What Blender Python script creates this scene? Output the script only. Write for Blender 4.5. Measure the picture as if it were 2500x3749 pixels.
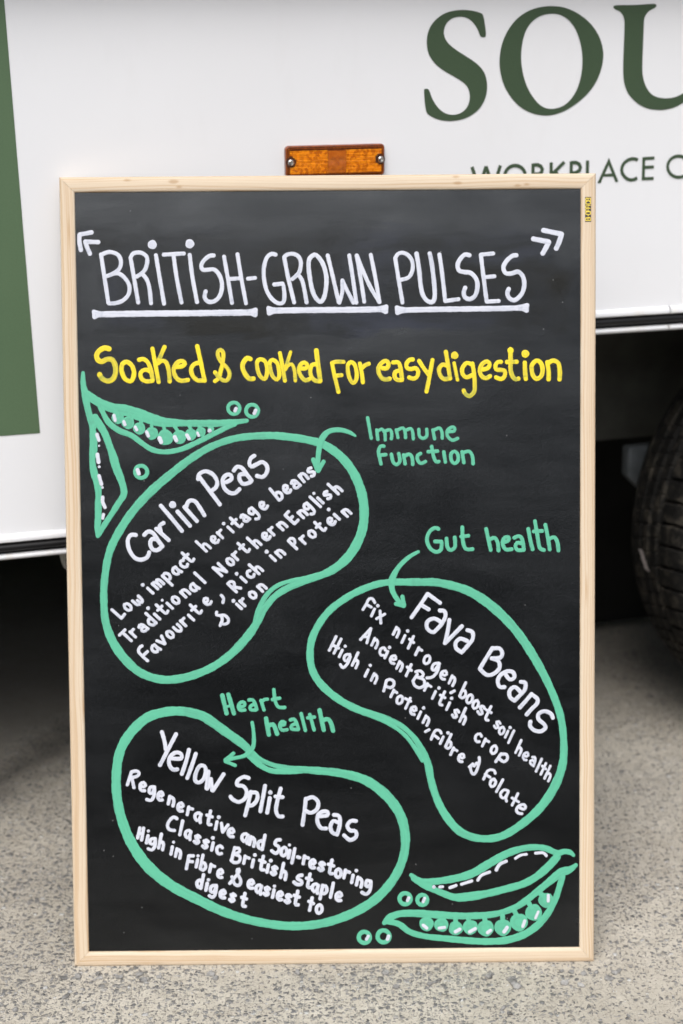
import bpy, bmesh, math, random
from mathutils import Matrix, Vector, noise

for o in list(bpy.data.objects):
    bpy.data.objects.remove(o, do_unlink=True)
scene = bpy.context.scene
COL = scene.collection
random.seed(7)

POSE = {'cam_h': 1.017546, 'R': [[0.999974, -0.002068, -0.006905], [-0.007208, -0.286912, -0.95793], [0.0, 0.957955, -0.286919]], 'O': [-0.01195, 1.578574, 0.0], 'bd': [0.999993, 0.003634, 0.0], 'up': [-0.000814, 0.223982, 0.974593], 'fn': [0.003542, -0.974586, 0.223984], 'VO': [-0.313344, 1.80242, 0.0], 'vd': [0.956056, 0.293184, 0.0], 'vn': [-0.293184, 0.956056, 0.0]}

# ------------------------------------------------------------------ camera
cam_data = bpy.data.cameras.new("camera")
cam = bpy.data.objects.new("camera", cam_data)
COL.objects.link(cam)
Rr = POSE["R"]
right, down, fwd = Vector(Rr[0]), Vector(Rr[1]), Vector(Rr[2])
M = Matrix((right, -down, -fwd)).transposed().to_4x4()
M.translation = Vector((0, 0, POSE["cam_h"]))
cam.matrix_world = M
cam_data.sensor_fit = 'VERTICAL'
cam_data.sensor_height = 36.0
cam_data.sensor_width = 24.0
cam_data.lens = 55.0
cam_data.clip_start = 0.05
cam_data.clip_end = 500.0
cam_data.dof.use_dof = True
cam_data.dof.focus_distance = 1.64
cam_data.dof.aperture_fstop = 4.5
scene.camera = cam

# ------------------------------------------------------------------ overcast daylight
SUN_DIR = Vector((-0.12, -0.59, 0.81)).normalized()      # towards the sun
world = bpy.data.worlds.new("World")
scene.world = world
world.use_nodes = True
wn = world.node_tree
for nd in list(wn.nodes):
    wn.nodes.remove(nd)
wo = wn.nodes.new("ShaderNodeOutputWorld")
bg = wn.nodes.new("ShaderNodeBackground")
sky = wn.nodes.new("ShaderNodeTexSky")
sky.sky_type = 'NISHITA'
sky.sun_disc = False
sky.sun_elevation = math.asin(SUN_DIR.z)
sky.sun_rotation = math.atan2(SUN_DIR.x, SUN_DIR.y) % (2 * math.pi)
sky.air_density = 1.0
sky.dust_density = 4.0
hs = wn.nodes.new("ShaderNodeHueSaturation")
hs.inputs["Saturation"].default_value = 0.48             # cloud cover takes the blue out
wn.links.new(sky.outputs[0], hs.inputs["Color"])
wn.links.new(hs.outputs[0], bg.inputs["Color"])
bg.inputs["Strength"].default_value = 0.13
wn.links.new(bg.outputs[0], wo.inputs["Surface"])

sun_data = bpy.data.lights.new("sun", 'SUN')
sun_data.energy = 1.5
sun_data.angle = math.radians(46)
sun_data.color = (1.0, 0.985, 0.965)
sun = bpy.data.objects.new("sun", sun_data)
COL.objects.link(sun)
sun.rotation_euler = SUN_DIR.to_track_quat('Z', 'Y').to_euler()

scene.view_settings.view_transform = 'Standard'
scene.view_settings.look = 'None'
scene.view_settings.exposure = 0.56
scene.view_settings.gamma = 1.0
scene.render.engine = 'CYCLES'
scene.cycles.use_denoising = True
scene.cycles.max_bounces = 8

# ------------------------------------------------------------------ helpers
def link(o, parent=None):
    COL.objects.link(o)
    if parent is not None:
        o.parent = parent
    return o

def mesh_obj(name, verts, faces, mat, parent=None, smooth=False):
    me = bpy.data.meshes.new(name)
    me.from_pydata([tuple(v) for v in verts], [], faces)
    me.update()
    if smooth:
        for p in me.polygons:
            p.use_smooth = True
    if mat is not None:
        me.materials.append(mat)
    return link(bpy.data.objects.new(name, me), parent)

def bm_obj(name, bm, mat, parent=None, smooth=False):
    bmesh.ops.recalc_face_normals(bm, faces=bm.faces)
    me = bpy.data.meshes.new(name)
    bm.to_mesh(me)
    bm.free()
    if smooth:
        for p in me.polygons:
            p.use_smooth = True
    me.materials.append(mat)
    return link(bpy.data.objects.new(name, me), parent)

def box(bm, x0, x1, y0, y1, z0, z1):
    vs = [bm.verts.new((x, y, z)) for x in (x0, x1) for y in (y0, y1) for z in (z0, z1)]
    for f in ((0, 1, 3, 2), (4, 6, 7, 5), (0, 4, 5, 1), (2, 3, 7, 6), (0, 2, 6, 4), (1, 5, 7, 3)):
        bm.faces.new([vs[i] for i in f])

def bevel_all(bm, w, seg=2):
    bmesh.ops.recalc_face_normals(bm, faces=bm.faces)
    bmesh.ops.bevel(bm, geom=list(bm.edges), offset=w, segments=seg, affect='EDGES', profile=0.5)

def prism(bm, loop, y0, y1):
    """closed x-z outline extruded from y0 to y1"""
    a = [bm.verts.new((x, y0, z)) for x, z in loop]
    b = [bm.verts.new((x, y1, z)) for x, z in loop]
    n = len(loop)
    bm.faces.new(a)
    bm.faces.new(list(reversed(b)))
    for i in range(n):
        bm.faces.new((a[i], b[i], b[(i + 1) % n], a[(i + 1) % n]))

def lathe(bm, prof, n=48, cx=0.0, cz=0.0):
    """(r, y) profile turned round the y axis"""
    rings = []
    for k in range(n):
        t = 2 * math.pi * k / n
        rings.append([bm.verts.new((cx + r * math.cos(t), y, cz + r * math.sin(t))) for r, y in prof])
    for k in range(n):
        A, B = rings[k], rings[(k + 1) % n]
        for i in range(len(prof) - 1):
            bm.faces.new((A[i], A[i + 1], B[i + 1], B[i]))

def tag(o, label=None, cat=None, kind=None, group=None):
    if label: o["label"] = label
    if cat: o["category"] = cat
    if kind: o["kind"] = kind
    if group: o["group"] = group
    return o

def catmull(pts, step):
    """smooth curve through (u, v, w) control points, resampled"""
    if len(pts) == 1:
        return pts
    closed = len(pts) > 4 and math.hypot(pts[0][0] - pts[-1][0], pts[0][1] - pts[-1][1]) < 0.6
    out = []
    n = len(pts)
    for i in range(n - 1):
        p1, p2 = pts[i], pts[i + 1]
        p0 = pts[i - 1] if i > 0 else (pts[-2] if closed else p1)
        p3 = pts[i + 2] if i + 2 < n else (pts[1] if closed else p2)
        L = math.hypot(p2[0] - p1[0], p2[1] - p1[1])
        k = max(1, int(L / step))
        for j in range(k):
            t = j / k
            t2, t3 = t * t, t * t * t
            out.append(tuple(0.5 * (2 * p1[c] + (p2[c] - p0[c]) * t + (2 * p0[c] - 5 * p1[c] + 4 * p2[c] - p3[c]) * t2
                                    + (3 * p1[c] - p0[c] - 3 * p2[c] + p3[c]) * t3) for c in range(3)))
    out.append(pts[-1])
    return out

# ------------------------------------------------------------------ node helpers
def new_mat(name):
    m = bpy.data.materials.new(name)
    m.use_nodes = True
    nt = m.node_tree
    b = nt.nodes["Principled BSDF"]
    return m, nt, b

def N(nt, t, **kw):
    nd = nt.nodes.new(t)
    for k, v in kw.items():
        setattr(nd, k, v)
    return nd

def setin(nd, **kw):
    for k, v in kw.items():
        nd.inputs[k.replace("_", " ")].default_value = v
    return nd

def noise_tex(nt, vec, scale, detail=3, rough=0.55, dist=0.0):
    nd = N(nt, "ShaderNodeTexNoise")
    setin(nd, Scale=scale, Detail=detail, Roughness=rough, Distortion=dist)
    if vec is not None:
        nt.links.new(vec, nd.inputs["Vector"])
    return nd.outputs["Fac"]

def ramp(nt, fac, stops, interp='LINEAR'):
    nd = N(nt, "ShaderNodeValToRGB")
    nd.color_ramp.interpolation = interp
    els = nd.color_ramp.elements
    while len(els) > 1:
        els.remove(els[-1])
    els[0].position, els[0].color = stops[0][0], (*stops[0][1], 1)
    for p, c in stops[1:]:
        e = els.new(p)
        e.color = (*c, 1)
    nt.links.new(fac, nd.inputs["Fac"])
    return nd.outputs["Color"]

def g(v):
    return (v, v, v)

def mix(nt, fac, a, b, blend='MIX'):
    nd = N(nt, "ShaderNodeMix", data_type='RGBA', blend_type=blend)
    for s, v in (("Factor", fac), ("A", a), ("B", b)):
        sock = [i for i in nd.inputs if i.name == s and (i.type == 'RGBA' or s == "Factor")][0]
        if isinstance(v, (int, float)):
            sock.default_value = v
        elif isinstance(v, tuple):
            sock.default_value = (*v, 1)
        else:
            nt.links.new(v, sock)
    return [o for o in nd.outputs if o.type == 'RGBA'][0]

def math_n(nt, op, a, b=None, clamp=False):
    nd = N(nt, "ShaderNodeMath", operation=op, use_clamp=clamp)
    for i, v in enumerate((a, b)):
        if v is None:
            continue
        if isinstance(v, (int, float)):
            nd.inputs[i].default_value = v
        else:
            nt.links.new(v, nd.inputs[i])
    return nd.outputs[0]

def bump(nt, b, height, strength, dist, prev=None):
    nd = N(nt, "ShaderNodeBump")
    setin(nd, Strength=strength, Distance=dist)
    nt.links.new(height, nd.inputs["Height"])
    if prev is not None:
        nt.links.new(prev, nd.inputs["Normal"])
    if b is not None:
        nt.links.new(nd.outputs[0], b.inputs["Normal"])
    return nd.outputs[0]

def objco(nt, sx=1, sy=1, sz=1):
    tc = N(nt, "ShaderNodeTexCoord")
    mp = N(nt, "ShaderNodeMapping")
    mp.inputs["Scale"].default_value = (sx, sy, sz)
    nt.links.new(tc.outputs["Object"], mp.inputs["Vector"])
    return mp.outputs["Vector"]

def plain(name, col, rough=0.5, spec=0.5, metal=0.0, var=0.0, scale=40, coat=0.0):
    m, nt, b = new_mat(name)
    setin(b, Roughness=rough, Metallic=metal)
    b.inputs["Base Color"].default_value = (*col, 1)
    b.inputs["Specular IOR Level"].default_value = spec
    b.inputs["Coat Weight"].default_value = coat
    if var:
        f = noise_tex(nt, objco(nt), scale, 5)
        c = ramp(nt, f, [(0.3, tuple(x * (1 - var) for x in col)), (0.7, tuple(min(1, x * (1 + var)) for x in col))])
        nt.links.new(c, b.inputs["Base Color"])
    return m

# ------------------------------------------------------------------ materials
def mat_ground():
    m, nt, b = new_mat("exposed_aggregate_concrete")
    co = objco(nt)
    sep = N(nt, "ShaderNodeSeparateXYZ")
    nt.links.new(co, sep.inputs[0])
    # warp the lookup so no stone is a perfect cell
    wn_ = N(nt, "ShaderNodeTexNoise")
    setin(wn_, Scale=200, Detail=4)
    nt.links.new(co, wn_.inputs["Vector"])
    vm = N(nt, "ShaderNodeVectorMath", operation='MULTIPLY_ADD')
    nt.links.new(wn_.outputs["Color"], vm.inputs[0])
    vm.inputs[1].default_value = (0.008, 0.008, 0.0)
    nt.links.new(co, vm.inputs[2])
    warped = vm.outputs[0]
    patch = math_n(nt, 'SUBTRACT', noise_tex(nt, co, 5, 4, 0.65), math_n(nt, 'ADD', math_n(nt, 'MULTIPLY', sep.outputs[0], 0.20), 0.05))
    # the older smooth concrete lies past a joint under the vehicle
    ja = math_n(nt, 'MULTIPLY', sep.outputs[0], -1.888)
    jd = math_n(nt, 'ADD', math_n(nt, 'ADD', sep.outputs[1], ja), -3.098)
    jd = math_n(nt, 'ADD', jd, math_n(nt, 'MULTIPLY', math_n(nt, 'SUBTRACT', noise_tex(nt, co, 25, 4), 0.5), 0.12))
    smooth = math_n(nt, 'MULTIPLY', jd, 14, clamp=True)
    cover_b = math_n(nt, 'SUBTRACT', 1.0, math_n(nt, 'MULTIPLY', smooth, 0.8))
    heights, cols, masks = [], [], []
    for sc, thr, seed in ((62, 0.30, 5.3), (135, 0.44, 0.0), (215, 0.42, 3.1), (390, 0.40, 7.7)):
        mp = N(nt, "ShaderNodeMapping")
        mp.inputs["Location"].default_value = (seed, seed * 1.7, 0)
        nt.links.new(warped, mp.inputs["Vector"])
        vo = N(nt, "ShaderNodeTexVoronoi", feature='F1')
        vo.voronoi_dimensions = '2D'
        setin(vo, Scale=sc, Randomness=1.0)
        nt.links.new(mp.outputs[0], vo.inputs["Vector"])
        sc_ = N(nt, "ShaderNodeSeparateColor")
        nt.links.new(vo.outputs["Color"], sc_.inputs[0])
        # stone radius varies; about half the cells hold a stone
        size = math_n(nt, 'MULTIPLY', math_n(nt, 'SUBTRACT', sc_.outputs[0], math_n(nt, 'SUBTRACT', 0.72, math_n(nt, 'MULTIPLY', patch, 0.75))), 1.6, clamp=True)
        size = math_n(nt, 'MULTIPLY', size, cover_b)
        if sc < 100:
            size = math_n(nt, 'MULTIPLY', size, math_n(nt, 'GREATER_THAN', sc_.outputs[2], 0.78))
        rad = math_n(nt, 'MULTIPLY', math_n(nt, 'POWER', size, 0.5), thr)
        d = math_n(nt, 'SUBTRACT', rad, vo.outputs["Distance"])
        msk = math_n(nt, 'MULTIPLY', d, 8, clamp=True)
        dome = math_n(nt, 'POWER', math_n(nt, 'MULTIPLY', d, 3.5, clamp=True), 0.5)
        heights.append(dome)
        masks.append(msk)
        tone = ramp(nt, sc_.outputs[1], [(0.0, (0.09, 0.095, 0.10)), (0.30, (0.16, 0.165, 0.17)), (0.60, (0.25, 0.25, 0.25)),
                                         (0.84, (0.36, 0.33, 0.28)), (0.95, (0.40, 0.40, 0.40)), (1.0, (0.66, 0.66, 0.64))])
        cols.append(tone)
    fine = noise_tex(nt, co, 420, 4, 0.7)
    mid = noise_tex(nt, co, 38, 4, 0.6)
    broad = noise_tex(nt, co, 2.6, 4, 0.6)
    base = ramp(nt, fine, [(0.28, (0.35, 0.31, 0.25)), (0.5, (0.51, 0.465, 0.385)), (0.72, (0.64, 0.595, 0.505))])
    base = mix(nt, 0.45, base, ramp(nt, mid, [(0.3, (0.40, 0.37, 0.31)), (0.7, (0.63, 0.60, 0.53))]))
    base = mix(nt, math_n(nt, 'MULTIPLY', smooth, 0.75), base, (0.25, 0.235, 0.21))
    base = mix(nt, 0.8, base, ramp(nt, broad, [(0.3, (0.68, 0.67, 0.66)), (0.7, g(1.05))]), 'MULTIPLY')
    c = base
    for k in (3, 2, 1, 0):
        c = mix(nt, math_n(nt, 'MULTIPLY', masks[k], 0.85), c, cols[k])
    # a dirty seam along the joint, and small pits
    seam = math_n(nt, 'SUBTRACT', 1.0, math_n(nt, 'MULTIPLY', math_n(nt, 'ABSOLUTE', math_n(nt, 'ADD', jd, 0.10)), 5.5), clamp=True)
    c = mix(nt, math_n(nt, 'MULTIPLY', seam, 0.72), c, (0.05, 0.047, 0.042))
    pit = noise_tex(nt, co, 240, 2)
    pitm = math_n(nt, 'MULTIPLY', math_n(nt, 'SUBTRACT', pit, 0.66), 14, clamp=True)
    c = mix(nt, math_n(nt, 'MULTIPLY', pitm, 0.7), c, (0.07, 0.066, 0.06))
    # unseen dark ground added in front, to dim what the board reflects
    dark_front = math_n(nt, 'MULTIPLY', math_n(nt, 'SUBTRACT', 0.85, math_n(nt, 'ADD', sep.outputs[1], math_n(nt, 'MULTIPLY', math_n(nt, 'SUBTRACT', mid, 0.5), 0.05))), 60, clamp=True)
    c = mix(nt, dark_front, c, ramp(nt, fine, [(0.3, g(0.030)), (0.7, g(0.075))]))
    nt.links.new(c, b.inputs["Base Color"])
    setin(b, Roughness=0.8)
    b.inputs["Specular IOR Level"].default_value = 0.35
    h = math_n(nt, 'ADD', math_n(nt, 'ADD', heights[0], math_n(nt, 'MULTIPLY', heights[1], 0.6)), math_n(nt, 'MULTIPLY', heights[2], 0.5))
    h = math_n(nt, 'ADD', h, math_n(nt, 'MULTIPLY', heights[3], 0.3))
    h = math_n(nt, 'ADD', h, math_n(nt, 'MULTIPLY', fine, 0.35))
    h = math_n(nt, 'SUBTRACT', h, math_n(nt, 'MULTIPLY', pitm, 0.7))
    bump(nt, b, h, 0.9, 0.0028)
    return m

def mat_wood():
    m, nt, b = new_mat("pale_pine")
    at = N(nt, "ShaderNodeAttribute", attribute_name="grain")
    sep = N(nt, "ShaderNodeSeparateXYZ")
    nt.links.new(at.outputs["Vector"], sep.inputs[0])
    # x along the rail, y across, z = seed of the rail
    cb = N(nt, "ShaderNodeCombineXYZ")
    nt.links.new(math_n(nt, 'MULTIPLY', sep.outputs[0], 1.6), cb.inputs[0])
    nt.links.new(math_n(nt, 'MULTIPLY', sep.outputs[2], 9.0), cb.inputs[2])
    wob = noise_tex(nt, cb.outputs[0], 2.2, 3)
    y2 = math_n(nt, 'ADD', sep.outputs[1], math_n(nt, 'MULTIPLY', math_n(nt, 'SUBTRACT', wob, 0.5), 0.016))
    cb2 = N(nt, "ShaderNodeCombineXYZ")
    nt.links.new(math_n(nt, 'MULTIPLY', sep.outputs[0], 0.8), cb2.inputs[0])
    nt.links.new(math_n(nt, 'MULTIPLY', y2, 330.0), cb2.inputs[1])
    nt.links.new(math_n(nt, 'MULTIPLY', sep.outputs[2], 5.0), cb2.inputs[2])
    rings = noise_tex(nt, cb2.outputs[0], 0.95, 2.5, 0.5)
    cb3 = N(nt, "ShaderNodeCombineXYZ")
    nt.links.new(math_n(nt, 'MULTIPLY', sep.outputs[0], 22.0), cb3.inputs[0])
    nt.links.new(math_n(nt, 'MULTIPLY', y2, 2400.0), cb3.inputs[1])
    nt.links.new(sep.outputs[2], cb3.inputs[2])
    fibre = noise_tex(nt, cb3.outputs[0], 1.0, 3, 0.6)
    c = ramp(nt, rings, [(0.28, (0.64, 0.545, 0.42)), (0.46, (0.61, 0.495, 0.36)), (0.53, (0.48, 0.315, 0.17)), (0.59, (0.59, 0.47, 0.335)), (0.8, (0.65, 0.565, 0.445))])
    c = mix(nt, 0.30, c, ramp(nt, fibre, [(0.3, (0.47, 0.345, 0.23)), (0.6, (0.66, 0.57, 0.45))]))
    # a few small knots
    cb4 = N(nt, "ShaderNodeCombineXYZ")
    nt.links.new(math_n(nt, 'MULTIPLY', sep.outputs[0], 6.0), cb4.inputs[0])
    nt.links.new(math_n(nt, 'MULTIPLY', sep.outputs[1], 60.0), cb4.inputs[1])
    nt.links.new(math_n(nt, 'MULTIPLY', sep.outputs[2], 11.3), cb4.inputs[2])
    vo = N(nt, "ShaderNodeTexVoronoi")
    setin(vo, Scale=1.0)
    nt.links.new(cb4.outputs[0], vo.inputs["Vector"])
    kn = math_n(nt, 'MULTIPLY', math_n(nt, 'SUBTRACT', 0.14, vo.outputs["Distance"]), 9, clamp=True)
    c = mix(nt, math_n(nt, 'MULTIPLY', kn, math_n(nt, 'MULTIPLY', fibre, 1.1)), c, (0.42, 0.26, 0.13))
    # the knots the top rail shows
    top = math_n(nt, 'COMPARE', sep.outputs[2], 1.0)
    for ks, ka, kr in ((0.076, 0.004, 0.0022), (0.128, 0.006, 0.0030), (0.134, 0.012, 0.0020), (0.443, 0.003, 0.0022), (0.445, 0.010, 0.0026), (0.512, 0.013, 0.0022), (0.522, 0.012, 0.0020)):
        dx = math_n(nt, 'MULTIPLY', math_n(nt, 'SUBTRACT', sep.outputs[0], ks), 0.42)
        dy = math_n(nt, 'SUBTRACT', sep.outputs[1], ka)
        dd = math_n(nt, 'SQRT', math_n(nt, 'ADD', math_n(nt, 'MULTIPLY', dx, dx), math_n(nt, 'MULTIPLY', dy, dy)))
        km = math_n(nt, 'MULTIPLY', math_n(nt, 'SUBTRACT', kr, math_n(nt, 'ADD', dd, math_n(nt, 'MULTIPLY', math_n(nt, 'SUBTRACT', fibre, 0.5), 0.004))), 700, clamp=True)
        c = mix(nt, math_n(nt, 'MULTIPLY', math_n(nt, 'MULTIPLY', km, top), 0.6), c, (0.36, 0.21, 0.09))
    nt.links.new(c, b.inputs["Base Color"])
    setin(b, Roughness=0.55)
    b.inputs["Specular IOR Level"].default_value = 0.35
    bump(nt, b, fibre, 0.25, 0.0003)
    return m

def mat_board():
    m, nt, b = new_mat("black_chalkboard_coating")
    co = objco(nt)
    sep = N(nt, "ShaderNodeSeparateXYZ")
    nt.links.new(co, sep.inputs[0])
    cs = objco(nt, 1, 1, 2.6)
    tex = noise_tex(nt, cs, 620, 2, 0.5)
    tex2 = noise_tex(nt, cs, 900, 2, 0.6)
    # wiped patches, left where writing was rubbed out across the upper part
    w1 = noise_tex(nt, objco(nt, 1, 1, 2.2), 5.5, 5, 0.6, 0.6)
    w2 = noise_tex(nt, objco(nt, 1, 1, 4.0), 11, 5, 0.65, 1.2)
    edge = math_n(nt, 'ADD', sep.outputs[2], math_n(nt, 'MULTIPLY', math_n(nt, 'SUBTRACT', w2, 0.5), 0.05))
    up_ = math_n(nt, 'MULTIPLY', math_n(nt, 'SUBTRACT', edge, 0.722), 160, clamp=True)
    lo_ = math_n(nt, 'MULTIPLY', math_n(nt, 'SUBTRACT', 0.845, edge), 50, clamp=True)
    xr = math_n(nt, 'ADD', math_n(nt, 'ABSOLUTE', sep.outputs[0]), math_n(nt, 'MULTIPLY', math_n(nt, 'SUBTRACT', w1, 0.5), 0.08))
    side = math_n(nt, 'MULTIPLY', math_n(nt, 'SUBTRACT', 0.262, xr), 80, clamp=True)
    wiped = math_n(nt, 'MULTIPLY', math_n(nt, 'MULTIPLY', up_, lo_), side)
    streak = noise_tex(nt, objco(nt, 0.5, 1, 6), 9, 4, 0.6)
    c = ramp(nt, tex, [(0.3, g(0.0008)), (0.7, (0.0018, 0.0020, 0.0025))])
    tint = ramp(nt, w1, [(0.35, (0.010, 0.009, 0.006)), (0.5, (0.006, 0.0065, 0.0075)), (0.65, (0.010, 0.012, 0.024))])
    c = mix(nt, math_n(nt, 'MULTIPLY', wiped, 0.8), c, tint)
    dust = math_n(nt, 'MULTIPLY', math_n(nt, 'SUBTRACT', w1, 0.42), 1.2, clamp=True)
    c = mix(nt, math_n(nt, 'MULTIPLY', dust, 0.02), c, (0.20, 0.20, 0.21))
    smear = math_n(nt, 'MULTIPLY', math_n(nt, 'SUBTRACT', w2, 0.62), 5, clamp=True)
    c = mix(nt, math_n(nt, 'MULTIPLY', math_n(nt, 'MULTIPLY', smear, wiped), 0.55), c, (0.004, 0.004, 0.005))
    # chalk specks
    vo = N(nt, "ShaderNodeTexVoronoi")
    setin(vo, Scale=95)
    nt.links.new(co, vo.inputs["Vector"])
    sc_ = N(nt, "ShaderNodeSeparateColor")
    nt.links.new(vo.outputs["Color"], sc_.inputs[0])
    sp = math_n(nt, 'MULTIPLY', math_n(nt, 'LESS_THAN', vo.outputs["Distance"], 0.055), math_n(nt, 'GREATER_THAN', sc_.outputs[0], 0.93))
    c = mix(nt, math_n(nt, 'MULTIPLY', sp, 0.5), c, g(0.35))
    nt.links.new(c, b.inputs["Base Color"])
    r = math_n(nt, 'ADD', 0.24, math_n(nt, 'MULTIPLY', math_n(nt, 'SUBTRACT', w1, 0.5), 0.14))
    r = math_n(nt, 'SUBTRACT', r, math_n(nt, 'MULTIPLY', wiped, 0.015))
    r = math_n(nt, 'ADD', r, math_n(nt, 'MULTIPLY', math_n(nt, 'SUBTRACT', streak, 0.5), 0.10))
    nt.links.new(r, b.inputs["Roughness"])
    sp_ = math_n(nt, 'ADD', 0.68, math_n(nt, 'MULTIPLY', wiped, -0.20))
    sp_ = math_n(nt, 'ADD', sp_, math_n(nt, 'MULTIPLY', math_n(nt, 'SUBTRACT', w1, 0.5), 0.8))
    sp_ = math_n(nt, 'ADD', sp_, math_n(nt, 'MULTIPLY', math_n(nt, 'SUBTRACT', streak, 0.5), 0.20))
    nt.links.new(sp_, b.inputs["Specular IOR Level"])
    n1 = bump(nt, None, tex, 0.22, 0.0004)
    b.inputs['Specular Tint'].default_value = (0.90, 0.955, 1.0, 1)
    bump(nt, b, tex2, 0.3, 0.0003, n1)
    return m

def mat_ink(name, col, thin_col, amount, sheen=0.3):
    """chalk-pen paint: thin where the pen dragged, thick where it paused"""
    m, nt, b = new_mat(name)
    at = N(nt, "ShaderNodeAttribute", attribute_name="thin")
    n1 = noise_tex(nt, objco(nt), 130, 4, 0.6)
    n2 = noise_tex(nt, objco(nt), 520, 3, 0.6)
    f = math_n(nt, 'ADD', at.outputs["Fac"], math_n(nt, 'MULTIPLY', math_n(nt, 'SUBTRACT', n1, 0.5), 0.55))
    f = math_n(nt, 'ADD', f, math_n(nt, 'MULTIPLY', math_n(nt, 'SUBTRACT', n2, 0.5), 0.25))
    br = N(nt, "ShaderNodeAttribute", attribute_name="brush")
    st = noise_tex(nt, br.outputs["Vector"], 1.0, 3, 0.6)
    f = math_n(nt, 'ADD', f, math_n(nt, 'MULTIPLY', math_n(nt, 'SUBTRACT', st, 0.52), 2.3))
    f = math_n(nt, 'MULTIPLY', f, amount, clamp=True)
    c = mix(nt, f, col, thin_col)
    nt.links.new(c, b.inputs["Base Color"])
    setin(b, Roughness=0.5)
    b.inputs["Specular IOR Level"].default_value = sheen
    bump(nt, b, n2, 0.2, 0.0002)
    return m

def mat_van():
    m, nt, b = new_mat("white_vehicle_paint")
    co = objco(nt)
    n1 = noise_tex(nt, co, 1.7, 4, 0.6)
    n2 = noise_tex(nt, objco(nt, 1, 1, 0.35), 16, 5, 0.65)
    c = ramp(nt, n1, [(0.35, (0.770, 0.778, 0.798)), (0.65, (0.79, 0.80, 0.825))])
    c = mix(nt, math_n(nt, 'MULTIPLY', math_n(nt, 'SUBTRACT', n2, 0.56), 0.5, clamp=True), c, (0.60, 0.59, 0.57))
    vo = N(nt, "ShaderNodeTexVoronoi")
    setin(vo, Scale=13)
    nt.links.new(co, vo.inputs["Vector"])
    sc_ = N(nt, "ShaderNodeSeparateColor")
    nt.links.new(vo.outputs["Color"], sc_.inputs[0])
    sp = math_n(nt, 'MULTIPLY', math_n(nt, 'LESS_THAN', vo.outputs["Distance"], 0.022), math_n(nt, 'GREATER_THAN', sc_.outputs[0], 0.7))
    c = mix(nt, math_n(nt, 'MULTIPLY', sp, 0.6), c, (0.25, 0.22, 0.18))
    nt.links.new(c, b.inputs["Base Color"])
    setin(b, Roughness=0.32)
    b.inputs["Specular IOR Level"].default_value = 0.4
    return m

def mat_trim(name, base):
    m, nt, b = new_mat(name)
    co = objco(nt, 3, 1, 1)
    n = noise_tex(nt, co, 14, 5, 0.65)
    c = ramp(nt, n, [(0.5, base), (0.9, (0.58, 0.54, 0.48))])
    nt.links.new(c, b.inputs["Base Color"])
    setin(b, Roughness=0.35)
    return m

def mat_vinyl(name, k):
    m, nt, b = new_mat(name)
    n = noise_tex(nt, objco(nt), 900, 3, 0.6)
    n1 = noise_tex(nt, objco(nt), 6, 3)
    c = ramp(nt, n, [(0.3, (0.070 * k, 0.118 * k, 0.062 * k)), (0.7, (0.083 * k, 0.138 * k, 0.073 * k))])
    nt.links.new(mix(nt, 0.2, c, ramp(nt, n1, [(0.3, (0.068 * k, 0.113 * k, 0.064 * k)), (0.7, (0.10 * k, 0.150 * k, 0.085 * k))])), b.inputs["Base Color"])
    setin(b, Roughness=0.42)
    b.inputs["Specular IOR Level"].default_value = 0.5
    bump(nt, b, n, 0.08, 0.0003)
    return m

def mat_tyre():
    m, nt, b = new_mat("tyre_rubber")
    co = objco(nt)
    n = noise_tex(nt, co, 45, 5, 0.7)
    c = ramp(nt, n, [(0.35, (0.004, 0.004, 0.004)), (0.50, (0.012, 0.0115, 0.0105)), (0.72, (0.075, 0.066, 0.052))])
    nt.links.new(c, b.inputs["Base Color"])
    setin(b, Roughness=0.75)
    b.inputs["Specular IOR Level"].default_value = 0.22
    bump(nt, b, noise_tex(nt, co, 300, 3), 0.4, 0.0008)
    return m

def mat_lens(name, c0, c1, rough):
    m, nt, b = new_mat(name)
    vo = N(nt, "ShaderNodeTexVoronoi")
    setin(vo, Scale=330)
    nt.links.new(objco(nt), vo.inputs["Vector"])
    sc_ = N(nt, "ShaderNodeSeparateColor")
    nt.links.new(vo.outputs["Color"], sc_.inputs[0])
    nt.links.new(ramp(nt, sc_.outputs[0], [(0.15, c0), (0.85, c1)]), b.inputs["Base Color"])  # random cell tones put sparkle into the colour
    setin(b, Roughness=rough)
    b.inputs["Coat Weight"].default_value = 0.6
    b.inputs["Coat Roughness"].default_value = 0.08
    return m

GROUND = mat_ground()
WOOD = mat_wood()
BOARD = mat_board()
WHITE_INK = mat_ink("white_chalk_pen", (0.575, 0.595, 0.665), (0.33, 0.36, 0.44), 0.9)
GREEN_INK = mat_ink("green_chalk_pen", (0.100, 0.43, 0.275), (0.08, 0.30, 0.205), 0.9)
YELLOW_INK = mat_ink("yellow_chalk_pen", (0.80, 0.62, 0.022), (0.36, 0.36, 0.05), 0.95)
VAN = mat_van()
TRIM = mat_trim("white_trim_plastic", (0.68, 0.69, 0.71))
RUBBER = plain("black_rubber", (0.007, 0.007, 0.008), 0.5, 0.28, var=0.25, scale=30)
VINYL_SHEEN = mat_vinyl("green_vinyl_sheen", 1.12)  # same vinyl as the letters, made lighter for its sheen
VINYL_LETTER = mat_vinyl("green_vinyl_no_sheen", 0.62)  # same vinyl as the panel, darker for want of sheen
TYRE = mat_tyre()
UNDER = plain("underbody_black", (0.010, 0.010, 0.009), 0.8, 0.3, var=0.4, scale=9)
LINER = plain("dusty_arch_liner", (0.125, 0.127, 0.112), 0.85, 0.3, var=0.3, scale=11)
BRACKET = plain("painted_grey_steel", (0.17, 0.19, 0.205), 0.42, 0.5, var=0.3, scale=25)
STEEL = plain("wheel_steel", (0.30, 0.30, 0.30), 0.45, 0.5, metal=0.7, var=0.2, scale=30)
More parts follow.
